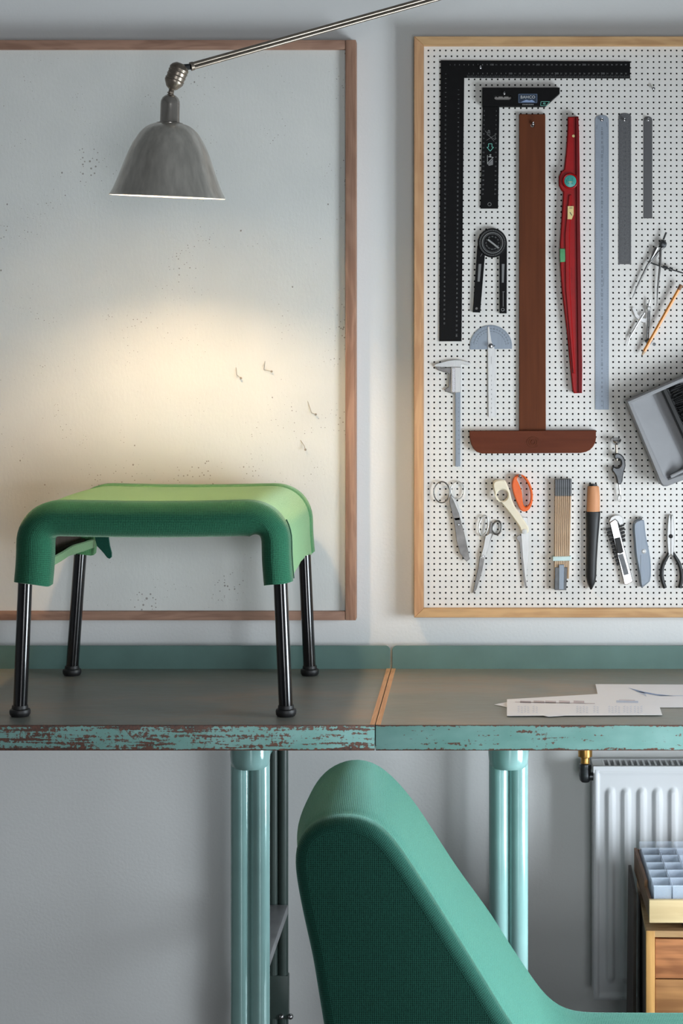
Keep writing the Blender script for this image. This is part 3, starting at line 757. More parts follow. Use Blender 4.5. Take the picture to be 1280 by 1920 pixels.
# tray with clear boxes, on two battens on top of the cabinet
ty0 = 3.36-CAMD; tx0 = (1217-896)*3.36/F; tz0 = CAMZ-(1730.5-678)*3.36/F; tz1 = CAMZ-(1688-678)*3.36/F; tW, tD = .30, .34
tray = thing('wooden_tray', 'open wooden tray with pale front holding clear boxes on the drawer cabinet', 'tray', (tx0, ty0, cz1))
b = MB(); b.box(tx0, tx0+tW, ty0, ty0+.010, tz0, tz1, 0, .001); b.build('front_board', M_traywood, tray)
b = MB(); b.box(tx0+.001, tx0+.007, ty0+.010, ty0+.11, tz0+.002, tz1-.006).box(tx0+.001, tx0+.007, ty0+.11, ty0+tD, tz0+.002, tz1+.006); b.build('side_board', M_pine_y, tray)
b = MB(); b.box(tx0+tW-.007, tx0+tW-.001, ty0+.010, ty0+tD, tz0+.002, tz1-.006); b.build('side_board', M_pine_y, tray)
b = MB(); b.box(tx0+.007, tx0+tW-.007, ty0+.010, ty0+tD, tz0+.002, tz0+.006).box(tx0+.007, tx0+tW-.007, ty0+tD-.006, ty0+tD, tz0+.006, tz1+.004); b.build('tray_bottom', M_pine_y, tray)
for dx in (.07, .22):
    b = MB(); b.box(tx0+dx, tx0+dx+.03, ty0+.055, ty0+tD-.03, cz1+.0003, tz0+.002); b.build('batten', M_darkboard, tray)
bw, bd_, bh = .0335, .050, .060
def cbox(x, y, z):
    b = MB(); w_ = .0012
    b.box(x, x+bw, y, y+bd_, z, z+w_); b.box(x, x+w_, y, y+bd_, z+w_, z+bh); b.box(x+bw-w_, x+bw, y, y+bd_, z+w_, z+bh)
    b.box(x+w_, x+bw-w_, y, y+w_, z+w_, z+bh); b.box(x+w_, x+bw-w_, y+bd_-w_, y+bd_, z+w_, z+bh)
    b.box(x-.0008, x+bw+.0008, y-.0008, y+.0018, z+bh-.002, z+bh); return b
src = None
for r in range(6):
    for c in range(3):
        x, y, z = tx0+.0095+c*(bw+.002), ty0+.0125+r*(bd_+.0022), tz0+.0065
        if src is None: src = cbox(x, y, z).build('clear_box', M_plastic, smooth=False); src0 = src; base = (x, y, z); o = src; bl = src.location.copy()
        else: o = src0.copy(); COL.objects.link(o)
        hz = .004*((c == 1)*.8)+(.002 if r % 2 else 0)
        o.location = bl+Vector((x-base[0], y-base[1], z-base[2]))
        rown = ['front row', 'second row from the front', 'third row from the front', 'fourth row from the front', 'row before the last', 'back row'][r]
        coln = ['left column', 'middle column', 'right column'][c]
        tag(o, 'clear plastic box in the wooden tray, %s, %s' % (rown, coln), 'box', 'clear boxes in the wooden tray')

# ================================================================== EASY CHAIR
far_l = [(-.235, .44), (-.2790, .56), (-.3006, .6553), (-.3095, .682), (-.3125, .700), (-.3110, .715), (-.3045, .730), (-.2970, .7485), (-.287, .7656), (-.2736, .783), (-.2564, .7947), (-.2348, .8038), (-.2154, .8063)]
far_r = [(-.2154, .8063), (-.1964, .8057), (-.1805, .799), (-.1651, .787), (-.1458, .7694), (-.1264, .7466), (-.107, .7211), (-.0934, .6999), (-.0383, .6141), (.0254, .5274), (.0496, .4868), (.081, .4398), (.1134, .392), (.136, .3696), (.158, .3587), (.1806, .3548), (.28, .3543), (.46, .354), (.50, .350), (.52, .335), (.525, .31), (.515, .285), (.49, .27), (.40, .262), (.10, .240), (-.05, .232), (-.11, .245), (-.155, .28), (-.20, .36), (-.235, .44)]
near_l = [(-.232, .44), (-.2560, .5895), (-.2690, .647), (-.2790, .6963), (-.2845, .735), (-.2825, .762), (-.2745, .780), (-.262, .7930), (-.245, .8015), (-.222, .8060), (-.200, .8068)]
near_r = [(-.200, .8068), (-.180, .8055), (-.1635, .7995), (-.1480, .7880), (-.1310, .7690), (-.1130, .7430), (-.0900, .7080), (-.0640, .6670), (-.0310, .6140), (.0120, .5450), (.0450, .4900), (.081, .4398), (.1134, .392), (.136, .3696), (.158, .3587), (.1806, .3548), (.28, .3543), (.46, .354), (.50, .350), (.52, .335), (.525, .31), (.515, .285), (.49, .27), (.40, .262), (.10, .240), (-.05, .232), (-.11, .245), (-.155, .28), (-.20, .36), (-.232, .44)]
def resample(p, n):
    L = [0]
    for i in range(1, len(p)): L.append(L[-1]+math.dist(p[i], p[i-1]))
    out = []
    for k in range(n):
        t = L[-1]*k/n; i = max(j for j in range(len(L)-1) if L[j] <= t+1e-12); u = (t-L[i])/(L[i+1]-L[i])
        out.append((p[i][0]*(1-u)+p[i+1][0]*u, p[i][1]*(1-u)+p[i+1][1]*u))
    return out
def split(p, z):                                   # front line: up to height z going down, then the rest
    return p
PF = resample(far_l, 40)+resample(far_r, 130); PN = resample(near_l, 40)+resample(near_r, 130)
def relax(p, it):
    for _ in range(it): p = [((p[i-1][0]+2*p[i][0]+p[(i+1) % len(p)][0])/4, (p[i-1][1]+2*p[i][1]+p[(i+1) % len(p)][1])/4) for i in range(len(p))]
    return p
PF = relax(PF, 4); PN = relax(PN, 4)
def pinset(p, o):
    n = len(p); out = []
    for i in range(n):
        d_ = (Vector(p[(i+1) % n])-Vector(p[i-1])).normalized(); nn = Vector((d_.y, -d_.x)); q = Vector(p[i])+nn*o; out.append((q.x, q.y))
    return out
chair = thing('easy_chair', 'green woven low easy chair seen from the side in front of the workbench', 'chair', (.1, -.92, 0))
YN, YR = 2.76-CAMD, 3.20-CAMD
def chair_body():
    st_ = []; rN = .020
    # side face inner rings, then the rounded rim, the body, and the mirrored far rim
    def rim(y, s, base):
        o = []
        for k in range(9):
            a = PI/2*k/8; o.append((y+s*rN*(1-math.cos(a)), base, rN*(1-math.sin(a))*1.0))
        return o
    rings = rim(YN, 1, 0)
    rings += [(YN+.034, 0, .0000), (YN+.042, 0, .0022), (YN+.050, 0, .0028), (YN+.062, 0, .001)]
    for k in range(1, 16): t = k/16; rings.append((YN+.062+(YR-YN-.10)*t, 0, -.004*math.sin(PI*t)))
    rings += [(YR-rN+rN*math.sin(a), 0, rN*(1-math.cos(a))) for a in (PI/2*k/8 for k in range(9))]
    vs = []; n = len(PN); prof = []
    for (y, _, o) in rings:
        t = min(1, max(0, (y-YN-.03)/(YR-YN-.08))); t = t*t*(3-2*t)
        p = [(a[0]*(1-t)+b_[0]*t, a[1]*(1-t)+b_[1]*t) for a, b_ in zip(PN, PF)]
        p = pinset(p, o); prof.append(p); vs += [(x, y, z) for x, z in p]
    fs = []; uv = []; al = [0]
    for i in range(n): al.append(al[-1]+math.dist(PN[i], PN[(i+1) % n]))
    mis = []
    for i in range(len(rings)-1):
        for k in range(n):
            k2 = (k+1) % n; fs.append((i*n+k, i*n+k2, (i+1)*n+k2, (i+1)*n+k)); mis.append(1 if i < 9 or i > len(rings)-9 else 0)
            v0, v1 = rings[i][0]-rings[i][2], rings[i+1][0]-rings[i+1][2]
            uv.append(((al[k], v0), (al[k+1], v0), (al[k+1], v1), (al[k], v1)))
    b = MB(); b.add(vs, fs, 0, uv); b.mi = mis
    for p, y in ((prof[0], YN), (prof[-1], YR)):
        tr = tessellate_polygon([[Vector((x, z, 0)) for x, z in p]])
        b.add([(x, y, z) for x, z in p], [tuple(t_) for t_ in tr], 1, [tuple((p[k][0], p[k][1]) for k in t_) for t_ in tr])
    return b
cb = chair_body(); body = cb.build('upholstered_shell', [M_chairfine, M_greens], chair, ang=50)
bm = bmesh.new(); bm.from_mesh(body.data); bmesh.ops.remove_doubles(bm, verts=bm.verts[:], dist=.00005); bm.to_mesh(body.data); bm.free()
for y in (YN+.06, YR-.06):
    for (xa, xb) in ((-.13, -.19), (.44, .47)):
        b = MB(); b.tube([(xb, y, .004), (xa, y, .262)], .0125, 16); lo = b.build('leg', M_blackgloss, chair)
        f = MB(); f.lathe([(.016, 0), (.017, .004), (.014, .014)], (xb, y, 0.0005), (0, 0, 1), 16); f.build('foot_glide', M_blackp, lo)

# ================================================================== TOOLS
def ppoly(pts, off=.004): return [B(x, y, off) for x, y in pts]
def face(px, py, th): return B(px, py, th)
YS = YB-.0005                                    # back of a tool lying on the board
def flat(b, pts, y_front, y_back, holes=(), mi=0, bev=.0006, sm=0):
    th = YB-y_front; q = ppoly(pts, th)
    if sm: q = smooth2(q, sm)
    b.prism(q, y_front, y_back, [ppoly(h, th) for h in holes], mi, bev); return b
def el(cx, cy, rx, ry, n=24, rot=0):
    return [(cx+rx*math.cos(t)*math.cos(rot)-ry*math.sin(t)*math.sin(rot), cy+rx*math.cos(t)*math.sin(rot)+ry*math.sin(t)*math.cos(rot)) for t in (2*PI*i/n for i in range(n))]
def base_of(px, py): q = P(px, py, DB-.004); return (q.x, YB-.002, q.z)
def ml(b, p, q, w_, y, mi=1): b.line(B(*p, YB-y), B(*q, YB-y), w_, y, mi)
def mt(b, s, size, px, py, y, rot=0, mi=1): x, z = B(px, py, YB-y); b.text(s, size, x, y, z, rot, mi)
MM = 1/1.1553                                    # pixels per millimetre on the board

# --- hanging pins
def pinhook(px, py, label, L=.016):
    x, z = B(px, py, .008); b = MB()
    b.tube([(x, YB+.003, z), (x, YB-L, z), (x, YB-L-.001, z+.0042)], .0014, 8); b.lathe([(.0036, 0), (.0036, .001), (.0028, .0022), (.001, .0028)], (x, YB-L, z), (0, -1, 0), 14)
    tag(b.build('hanging_pin', M_chrome), label, 'pin', 'hanging pins on the pegboard')

# --- framing square
b = MB(); y = YB-.003
flat(b, [(826, 113), (1181, 115), (1181, 147), (870, 146), (865, 640), (823, 640)], y, YS)
ym = y-.00015
for k in range(1, 40):
    px = 835+k*8.66
    if px < 1176: mt(b, str(k*10) if k % 10 == 0 else str(k), .0044 if k % 10 else .0056, px, 121.5, ym)
    px2 = 870+k*8.66
    if px2 < 1176: mt(b, str(k*10) if k % 10 == 0 else str(k), .0044 if k % 10 else .0056, px2, 138, ym)
for k in range(0, 143):
    px = 876+k*2.165; ml(b, (px, 146), (px, 141.8 if k % 4 else 140.5), .00035, ym)
for k in range(1, 56):
    py = 122+k*8.66+8; mt(b, str(k), .0044, 835.5-(py-113)*.006, py, ym, -PI/2)
    if k < 56: mt(b, str(k), .0044, 859.5-(py-113)*.008, py+30 if py+30 < 635 else 630, ym, -PI/2)
tag(b.build('framing_square', [M_black, M_mark]), 'large black L-shaped framing square with grey scales in the upper left of the tool board', 'square')

# --- try square
t = thing('try_square', 'smaller black try square with blue label hanging inside the large framing square', 'square', base_of(918, 391))
b = MB(); y = YB-.004
flat(b, [(905, 180), (936, 190), (933.5, 391), (900.5, 391)], y, YS); ym = y-.00015
for k in range(0, 22):
    py = 178+k*8.66+4
    if py < 388:
        mt(b, str(k), .0046, 908-(py-180)*.018, py, ym, 0)
        if py > 200: mt(b, str(k), .0042, 930.3-(py-180)*.012, py, ym, 0)
for a, c in (((912, 252), (928, 262)), ((928, 262), (928, 250)), ((912, 263), (928, 253)), ((909, 245), (926, 265))): ml(b, a, c, .0006, ym)
mt(b, '45°', .008, 916, 248, ym, -PI/2)
for a, c in (((915.5, 269.5), (922, 269.5)), ((915.5, 269.5), (915.5, 276)), ((922, 269.5), (922, 276)), ((912.5, 276), (915.5, 276)), ((922, 276), (925, 276)), ((912.5, 276), (918.7, 283.5)), ((925, 276), (918.7, 283.5))): ml(b, a, c, .0011, ym, 2)
for a, c in (((913.5, 291), (913.5, 308)), ((913.5, 306), (924.5, 295)), ((915, 294), (924.5, 295))): ml(b, a, c, .0008, ym, 3)
b.prism([B(*p, .004) for p in ((914, 307), (924, 298), (924, 309), (916, 311))], ym-.00005, ym+.0001, mi=1)
mt(b, '90', .006, 918.5, 291.5, ym, -PI/2, 3)
b.ring(*B(917.3, 383, .004), .0036, .0036, ym, .0006, mi=1)
b.build('blade', [M_black, M_mark, M_teal, M_white], t)
b = MB(); y = YB-.016
slot = [(933+2.6*-1, 183)]; slot = [(931.5+5*math.cos(a), 183.2+4.0*math.sin(a)) for a in (PI/2+PI*i/8 for i in range(9))]+[(954+5*math.cos(a), 183.2+4.0*math.sin(a)) for a in (-PI/2+PI*i/8 for i in range(9))]
flat(b, [(904, 164), (1049, 164), (1049, 175), (1022, 199.5), (936, 199.5), (904, 199.5)], y, YS, [slot], bev=.001); ym = y-.00015
q = [B(x_, y_, .016) for x_, y_ in ((972, 176.5), (1006.5, 176.5), (1006.5, 192.5), (972, 192.5))]
b.prism(q, ym, ym+.0001, mi=1); ym2 = ym-.0001
for a, c in (((972, 176.5), (1006.5, 176.5)), ((972, 192.5), (1006.5, 192.5)), ((972, 176.5), (972, 192.5)), ((1006.5, 176.5), (1006.5, 192.5))): ml(b, a, c, .0005, ym2, 4)
mt(b, 'BAHCO', .0092, 989.2, 182.3, ym2, 0, 2)
b.prism([B(x_, y_, .016) for x_, y_ in ((976, 191.5), (986, 187), (992, 188.5), (997, 187), (1003, 191.5))], ym2, ym2+.00008, mi=4)
[ml(b, (979+k*3.1, 196), (981.2+k*3.1, 196), .0026, ym2, 5) for k in range(7)]
for a, c in (((1014, 190.5), (1030, 190.5)), ((1030, 190.5), (1024, 198)), ((1024, 198), (1013, 198)), ((1013, 198), (1014, 190.5))): ml(b, a, c, .0007, ym2, 3)
mt(b, '45', .0062, 1020, 194.4, ym2, 0, 3)
b.build('handle', [M_black, M_labelblue, M_white, M_teal, M_printbd, M_mark], t)

# --- T-square
t = thing('t_square', 'brown wooden T-square hanging upside down in the middle of the tool board', 't-square', base_of(998, 850))
b = MB(); y = YB-.008
flat(b, [(973, 214), (1022, 214), (1023, 815), (973, 815)], y, YS, [el(998, 235, 3.6, 3.6, 16)], bev=.0007); b.build('blade', M_teak, t)
b = MB(); y = YB-.017
lo = [(880, 808), (1117, 807), (1117, 822), (1116, 829), (1112, 837), (1106, 843.5), (1098, 847.5), (1088, 849.5), (902, 850.5), (893, 847), (887, 841), (882.5, 832), (880, 820)]
flat(b, lo, y, YB-.0082 if False else YS, bev=.0012); x_, z_ = B(999, 829, .017)
b.build('head', M_teak_h, t)
b = MB(); b.ring(x_, z_, .0135, .0115, y-.0002, .0005, seg=28, tseg=6, a0=.5, a1=5.6); b.ring(x_, z_, .0045, .0045, y-.0002, .0008, seg=20, tseg=6); b.ring(x_, z_, .0085, .0085, y-.0002, .0006, seg=20, tseg=6, a0=-1, a1=1); b.ring(x_, z_, .0085, .0085, y-.0002, .0006, seg=20, tseg=6, a0=2.2, a1=4.1); b.build('pressed_stamp', M_teak, t)

# --- red level
t = thing('spirit_level', 'red cast metal spirit level with round teal vial hanging upright on the tool board', 'spirit level', base_of(1082, 737))
b = MB(); y = YB-.016
outl = [(1064.4, 219), (1084, 218), (1085.5, 250), (1086.5, 320), (1087.2, 440), (1089, 546), (1091, 688), (1090.2, 737), (1076, 737.5), (1073, 731), (1063.6, 631), (1056.6, 572.8), (1053, 542.7), (1050, 500), (1049.5, 457.7), (1050.6, 440.6), (1054, 389), (1055.8, 360), (1052.3, 356.4), (1047.7, 347.8), (1047.7, 330.6), (1051.5, 322), (1057.5, 317), (1061, 286), (1063.5, 251.6)]
vslot = [(1049.7, 467), (1059.8, 467), (1060.3, 490), (1050.2, 490.5)]
flat(b, outl, y, YS, bev=.0022)
b.build('body', M_red, t)
b = MB(); flat(b, [(1078, 219), (1084.3, 219), (1087.5, 440), (1091.3, 688), (1090.8, 737), (1083, 737), (1081.5, 600), (1079.5, 400)], YB-.0205, YB-.0140, bev=.002); b.build('flange', M_redd, t)
b = MB(); flat(b, [(1066, 365), (1071, 365), (1068, 440), (1068.5, 540), (1078, 700), (1073.5, 700), (1060, 545), (1058.5, 440)], YB-.0195, YB-.0150, bev=.0015); b.build('rib', M_red, t)
x_, z_ = B(1068.7, 339.5, .02)
b = MB(); b.ring(x_, z_, .0150, .0150, YB-.0185, .0026, seg=40); v = b.build('vial_bezel', M_red, t)
b = MB(); b.lathe([(.0139, 0), (.0139, .004), (.012, .0055), (.0, .006)], (x_, YB-.0155, z_), (0, -1, 0), 32); b.build('round_vial', M_vial, t)
b = MB()
for dx in (-4, 4):
    for dy in (-5, -2, 1, 4): ml(b, (1068.7+dx-1.2, 339.5+dy), (1068.7+dx+1.2, 339.5+dy), .0007, YB-.0217, 0)
ml(b, (1062, 337), (1062, 343), .0007, YB-.0217, 0); ml(b, (1065, 341), (1073, 341), .001, YB-.0217, 1); b.build('vial_marks', [M_dark, M_cream], v)
b = MB(); flat(b, [(1048.9, 466), (1059.5, 466), (1060.6, 470), (1060.6, 488), (1059.5, 491), (1049.2, 491.5)], YB-.0182, YB-.0120, bev=.0012); b.build('side_vial', M_vialg, t)
b = MB(); flat(b, [(1064, 386.5), (1075, 386.5), (1075, 402), (1071.5, 411), (1063.5, 411)], YB-.0196, YB-.0159, bev=.0001); ml(b, (1067, 390), (1073, 390), .0012, YB-.0198, 1); ml(b, (1068, 398), (1072, 404), .0015, YB-.0198, 1); b.build('sticker', [M_cream, M_markd], t)
b = MB(); 
for a, c in (((1056, 503), (1071, 503)), ((1056, 503), (1058, 530)), ((1071, 503), (1071.5, 530))): ml(b, a, c, .0005, YB-.01615, 0)
b.lathe([(.0035, 0), (.003, .0003)], (B(1063, 523, .0164)[0], YB-.0163, B(1063, 523, .0164)[1]), (0, -1, 0), 12); ml(b, (1059, 509), (1068, 509), .0012, YB-.01615, 0); b.build('engraving', M_redd, t)
b = MB(); b.lathe([(.003, 0), (.003, .0015)], (B(1075, 254.7, .02)[0], YB-.0155, B(1075, 254.7, .02)[1]), (0, -1, 0), 14); b.build('rivet', M_cream, t)

# --- rulers
def ruler(name, x0, x1, y0, y1, m, mk, hole, label, nums, ticks, th=.0014, dome=10):
    b = MB(); y = YB-th; cx = (x0+x1)/2; rx = (x1-x0)/2
    pts = [(cx+rx*math.cos(a), y0+dome-dome*math.sin(a)**.8) for a in (PI*i/12 for i in range(13))]+[(x0, y1), (x1, y1)]
    flat(b, pts, y, YS, [el(cx, hole, 2.8, 2.8, 14)], bev=.0003); ym = y-.0001
    nums(b, ym); ticks(b, ym); return tag(b.build(name, [m, mk]), label, 'ruler', 'steel rulers on the pegboard')
def n600(b, ym):
    for k in range(1, 63):
        py = 769-k*8.655
        if py > 240: mt(b, str(k*10), .0062 if k % 5 == 0 else .0042, 1128, py, ym, -PI/2)
    for py in (760, 530, 282): ml(b, (1131, py-9), (1131, py+6), .0005, ym)
    ml(b, (1118.5, 234), (1118.5, 242), .0005, ym); ml(b, (1137, 229), (1138, 238), .0006, ym)
def t600(b, ym):
    for k in range(0, 216):
        py = 766-k*2.45; L_ = 2.4 if k % 2 else 3.4; ml(b, (1115.5, py), (1115.5+L_, py), .00028, ym); ml(b, (1140.6, py), (1140.6-L_, py), .00028, ym)
ruler('steel_ruler', 1115.2, 1141, 215.5, 768, M_steelr, M_markd, 225.5, 'longest pale blue-grey steel ruler right of the red level', n600, t600)
def n300(b, ym):
    for k in range(1, 30):
        py = 492-k*8.655; mt(b, str(k), .0060, 1170.7, py, ym, 0)
def t300(b, ym):
    for k in range(0, 108):
        py = 490-k*2.45; L_ = 3.5 if k % 2 else 5; ml(b, (1159.6, py), (1159.6+L_, py), .0004, ym); ml(b, (1182.2, py), (1182.2-L_, py), .0004, ym)
ruler('steel_ruler', 1159, 1182.8, 212, 495.5, M_dsteel, M_markd, 225, 'middle-sized dark grey steel ruler between the long ruler and the shortest one', n300, t300, .0012, 7)
def t200(b, ym):
    for k in range(0, 72):
        py = 405-k*2.45; ml(b, (1206.4, py), (1208.6, py), .00025, ym)
ruler('steel_ruler', 1206, 1222.5, 218, 409.5, M_dsteel2, M_markd, 225.5, 'shortest narrow plain dark grey steel ruler at the upper right of the board', lambda b, y: None, t200, .0012, 8)

# --- angle finder
t = thing('angle_finder', 'black two-legged angle finder with round dial under the try square', 'angle finder', base_of(918, 587))
y = YB-.007
b = MB(); flat(b, [(894.8, 462), (898, 455), (909, 470), (908.5, 483), (900, 586), (886.2, 585.5)], y, YS, [el(893.5, 578.5, 2.7, 2.7, 14)], bev=.0006); 
q = ppoly([(897, 495), (902, 495), (899, 528), (895, 528)], .007); b.prism(q, y-.0002, y+.0001, mi=1); ml(b, (900.5, 481), (904.5, 474), .0008, y-.0002, 1); b.build('leg', [M_black, M_mark], t)
b = MB(); flat(b, [(936.5, 455), (950.2, 455), (949.6, 587.6), (936.2, 587.6)], y, YS, bev=.0006)
q = ppoly([(940.5, 495), (945.5, 495), (944, 530), (940.5, 530)], .007); b.prism(q, y-.0002, y+.0001, mi=1); ml(b, (943, 546), (943, 575), .0014, y-.0002, 1); ml(b, (941.5, 547), (945.5, 547), .0014, y-.0002, 1); x_, z_ = B(942.2, 580.6, .007); b.ring(x_, z_, .003, .003, y, .0007, mi=1, seg=16); b.build('leg', [M_black, M_mark], t)
x_, z_ = B(922.8, 455.3, .01)
b = MB(); b.lathe([(.0315, 0), (.0315, .0075), (.030, .009), (.0235, .009), (.0225, .0075), (.0, .0075)], (x_, YB-.001, z_), (0, -1, 0), 48)
for k in range(60):
    a = 2*PI*k/60; b.line((x_+.0255*math.cos(a), z_+.0255*math.sin(a)), (x_+.0285*math.cos(a), z_+.0285*math.sin(a)), .0009, YB-.0102, 1)
for k in range(72):
    a = 2*PI*k/72; b.line((x_+.0185*math.cos(a), z_+.0185*math.sin(a)), (x_+.0205*math.cos(a), z_+.0205*math.sin(a)), .0006, YB-.0087, 1)
for k in range(12): a = 2*PI*k/12; b.text(str(k*15 % 180), .0042, x_+.0135*math.cos(a), YB-.0087, z_+.0135*math.sin(a), a-PI/2, 1)
b.ring(x_, z_, .0222, .0222, YB-.0098, .0009, mi=1, seg=40); b.build('dial', [M_black, M_mark], t)
b = MB(); a, c = B(914.5, 449, .014), B(934.5, 465, .014); b.tube([(a[0], YB-.011, a[1]), (c[0], YB-.011, c[1])], .0021, 10); b.build('lock_bar', M_steel, t)

# --- protractor
t = thing('protractor', 'steel half-round protractor with pivoting ruler arm left of the T-square', 'protractor', base_of(920, 782))
b = MB(); y = YB-.0016; cxp, cyp = 920.2, 649
pts = [(cxp+39.5*math.cos(a), cyp-39.5*math.sin(a)) for a in (PI*i/32 for i in range(33))]+[(881.2, 655), (959.7, 653.5)][0:2]
pts = [(cxp+39.5*math.cos(a), cyp-39.5*math.sin(a)) for a in (PI*i/32 for i in range(33))]+[(880.9, 655.4), (959.6, 654)]
flat(b, pts, y, YS, bev=.0003); x_, z_ = B(cxp, cyp, .0016); ym = y-.0001
for k in range(1, 90):
    a = PI*k/90; r0 = .0425 if k % 5 else .0405; b.line((x_+r0*math.cos(a), z_+r0*math.sin(a)), (x_+.0445*math.cos(a), z_+.0445*math.sin(a)), .0003, ym, 1)
for k in range(1, 18): a = PI*k/18; b.text(str(k*10), .0044, x_+.0375*math.cos(a), ym, z_+.0375*math.sin(a), a-PI/2, 1)
for k in range(1, 18): a = PI*k/18; b.text(str(180-k*10), .0032, x_+.032*math.cos(a), ym, z_+.032*math.sin(a), a-PI/2, 1)
b.build('half_disc', [M_steelr, M_markd], t)
b = MB(); y = YB-.0032
flat(b, [(913.8, 613), (916.5, 612), (921, 640), (928, 656), (929, 782), (915.5, 782), (914.2, 656), (914.5, 645)], y, YB-.0018, bev=.0003); ym = y-.0001
for k in range(1, 10): mt(b, str(k), .0052, 921, 696+k*8.66, ym)
ml(b, (920.7, 668), (920.7, 682), .0005, ym); b.build('ruler_arm', [M_steel, M_markd], t)
b = MB(); b.lathe([(.0053, 0), (.0053, .006), (.0046, .0075), (.003, .008)], (B(920.4, 648.6, .008)[0], YB-.003, B(920.4, 648.6, .008)[1]), (0, -1, 0), 20); b.tube([(B(924, 650, .008)[0], YB-.006, B(924, 650, .008)[1]), (B(927.5, 648, .008)[0], YB-.006, B(927.5, 648, .008)[1])], .0012, 8); b.build('clamp_knob', M_chrome, t)

# --- vernier caliper
t = thing('vernier_caliper', 'steel vernier caliper hanging at the left edge of the tool board', 'caliper', base_of(857, 875))
def z5(x, y): return (800+x/6.4, 590+y/6.4)
b = MB(); y = YB-.0045; flat(b, [z5(340, 548), z5(404, 548), z5(400, 1820), z5(342, 1824)], y, YS, bev=.0005)
for k in range(60): ml(b, (853.4, 740+k*2.1), (856, 740+k*2.1), .0003, y-.0001)
for k in range(1, 14): mt(b, str(k), .0036, 859.5, 738+k*8.66, y-.0001)
b.build('beam', [M_steelr, M_markd], t)
b = MB(); y = YB-.0065; flat(b, [z5(*p) for p in ((84, 606), (108, 590), (150, 580), (262, 550), (340, 543), (404, 545), (450, 556), (500, 568), (524, 582), (512, 602), (470, 606), (440, 590), (408, 596), (408, 632), (300, 632), (250, 628), (160, 626), (100, 625))], y, YS, bev=.0006); b.build('fixed_jaw', M_steel, t)
b = MB(); y = YB-.0055; flat(b, [z5(*p) for p in ((108, 612), (165, 612), (165, 640), (260, 636), (290, 640), (286, 715), (262, 712), (240, 690), (200, 690), (130, 665), (108, 640))], y, YB-.0008, bev=.0006); b.build('sliding_jaw', M_oldsteel, t)
b = MB(); y = YB-.0095; flat(b, [z5(288, 628), z5(408, 628), z5(408, 934), z5(288, 938)], y, YB-.0046, bev=.0012); flat(b, [z5(300, 640), z5(340, 640), z5(340, 930), z5(300, 932)], y-.001, y+.001, mi=1, bev=.0005)
b.build('slider', [M_steel, M_chrome], t)
b = MB(); flat(b, [z5(*p) for p in ((208, 900), (228, 920), (320, 955), (320, 900), (290, 870), (285, 700), (270, 700), (262, 860), (230, 890))], YB-.006, YB-.001, bev=.0008); b.build('thumb_rest', M_oldsteel, t)

# --- spring dividers
t = thing('spring_dividers', 'dark steel spring dividers with threaded crossbar at the right edge, upper one', 'dividers', base_of(1230, 573))
def z8(x, y): return (1150+x/7.385, 420+y/7.385)
def q8(x, y, o): a = B(*z8(x, y), o); return (a[0], YB-o, a[1])
b = MB(); b.tube([q8(700, 300, .010), q8(470, 570, .009), q8(320, 880, .007), q8(255, 1040, .006)], [.0030, .0026, .0018, .0004], 10); b.tube([q8(600, 330, .009), q8(550, 430, .009), q8(490, 540, .009)], [.0045, .0032, .002], 8); b.build('leg', M_oldsteel, t)
b = MB(); b.tube([q8(650, 330, .012), q8(645, 560, .011), q8(610, 900, .008), q8(598, 1135, .006)], [.0026, .0026, .0018, .0004], 10); b.build('leg', M_oldsteel, t)
b = MB(); b.lathe([(.0076, 0), (.0080, .003), (.0080, .006), (.006, .009), (.003, .010)], q8(680, 280, .006), (0, -1, 0), 24); b.ring(q8(680, 280, .01)[0], q8(680, 280, .01)[2], .0062, .0085, YB-.010, .0015, seg=24); b.build('spring_head', M_gunmetal, t)
b = MB(); b.tube([q8(690, 215, .011), q8(728, 115, .012)], .0020, 10); b.build('handle_stud', M_blackp, t)
b = MB(); b.tube([q8(470, 520, .010), q8(660, 590, .011), q8(980, 685, .011)], .0014, 8); b.tube([q8(680, 590, .011), q8(745, 612, .011)], .0034, 10); b.tube([q8(770, 622, .011), q8(812, 634, .011)], .0046, 12); b.build('threaded_crossbar', M_gunmetal, t)

# --- school compass + pencil
t = thing('drawing_compass', 'bright steel drawing compass clamped to the orange pencil on the tool board', 'compass', base_of(1200, 640))
b = MB(); b.tube([q8(430, 1230, .007), q8(350, 1350, .007), q8(225, 1570, .006)], [.0022, .0024, .0026], 10); b.tube([q8(225, 1570, .006), q8(190, 1700, .005)], [.0012, .0002], 8); b.build('needle_leg', M_steel, t)
b = MB()
for dx in (-10, 12): b.tube([q8(490+dx, 1200, .008), q8(480+dx, 1400, .008), q8(470+dx, 1590, .008)], .0013, 8)
b.build('pencil_leg', M_chrome, t)
b = MB(); b.lathe([(.0052, 0), (.0052, .004), (.003, .006)], q8(485, 1170, .006), (0, -1, 0), 18); b.tube([q8(480, 1150, .008), q8(505, 1050, .009)], .0022, 10); b.build('hinge', M_steel, t)
b = MB(); b.prism([B(*z8(*p), .005) for p in ((255, 1160), (300, 1160), (330, 1250), (380, 1300), (450, 1310), (470, 1220), (500, 1230), (490, 1330), (440, 1365), (370, 1350), (300, 1280))], YB-.0055, YB-.004); b.build('arc_quadrant', M_steel, t)
b = MB(); b.tube([q8(445, 1640, .009), q8(500, 1600, .009)], .0048, 12); b.tube([q8(500, 1670, .009), q8(545, 1610, .009)], .0014, 8); b.lathe([(.0036, 0), (.0036, .003)], q8(560, 1665, .008), (0, -1, 0), 14); b.build('pencil_clamp', M_gunmetal, t)
t = thing('pencil', 'long orange pencil held diagonally in the drawing compass', 'pencil', base_of(1202, 670))
b = MB(); pa, pb_ = Vector(q8(900, 910, .016)), Vector(q8(425, 1760, .012)); b.tube([pa, pb_], .0040, 6); b.build('barrel', M_pencil, t, ang=20)
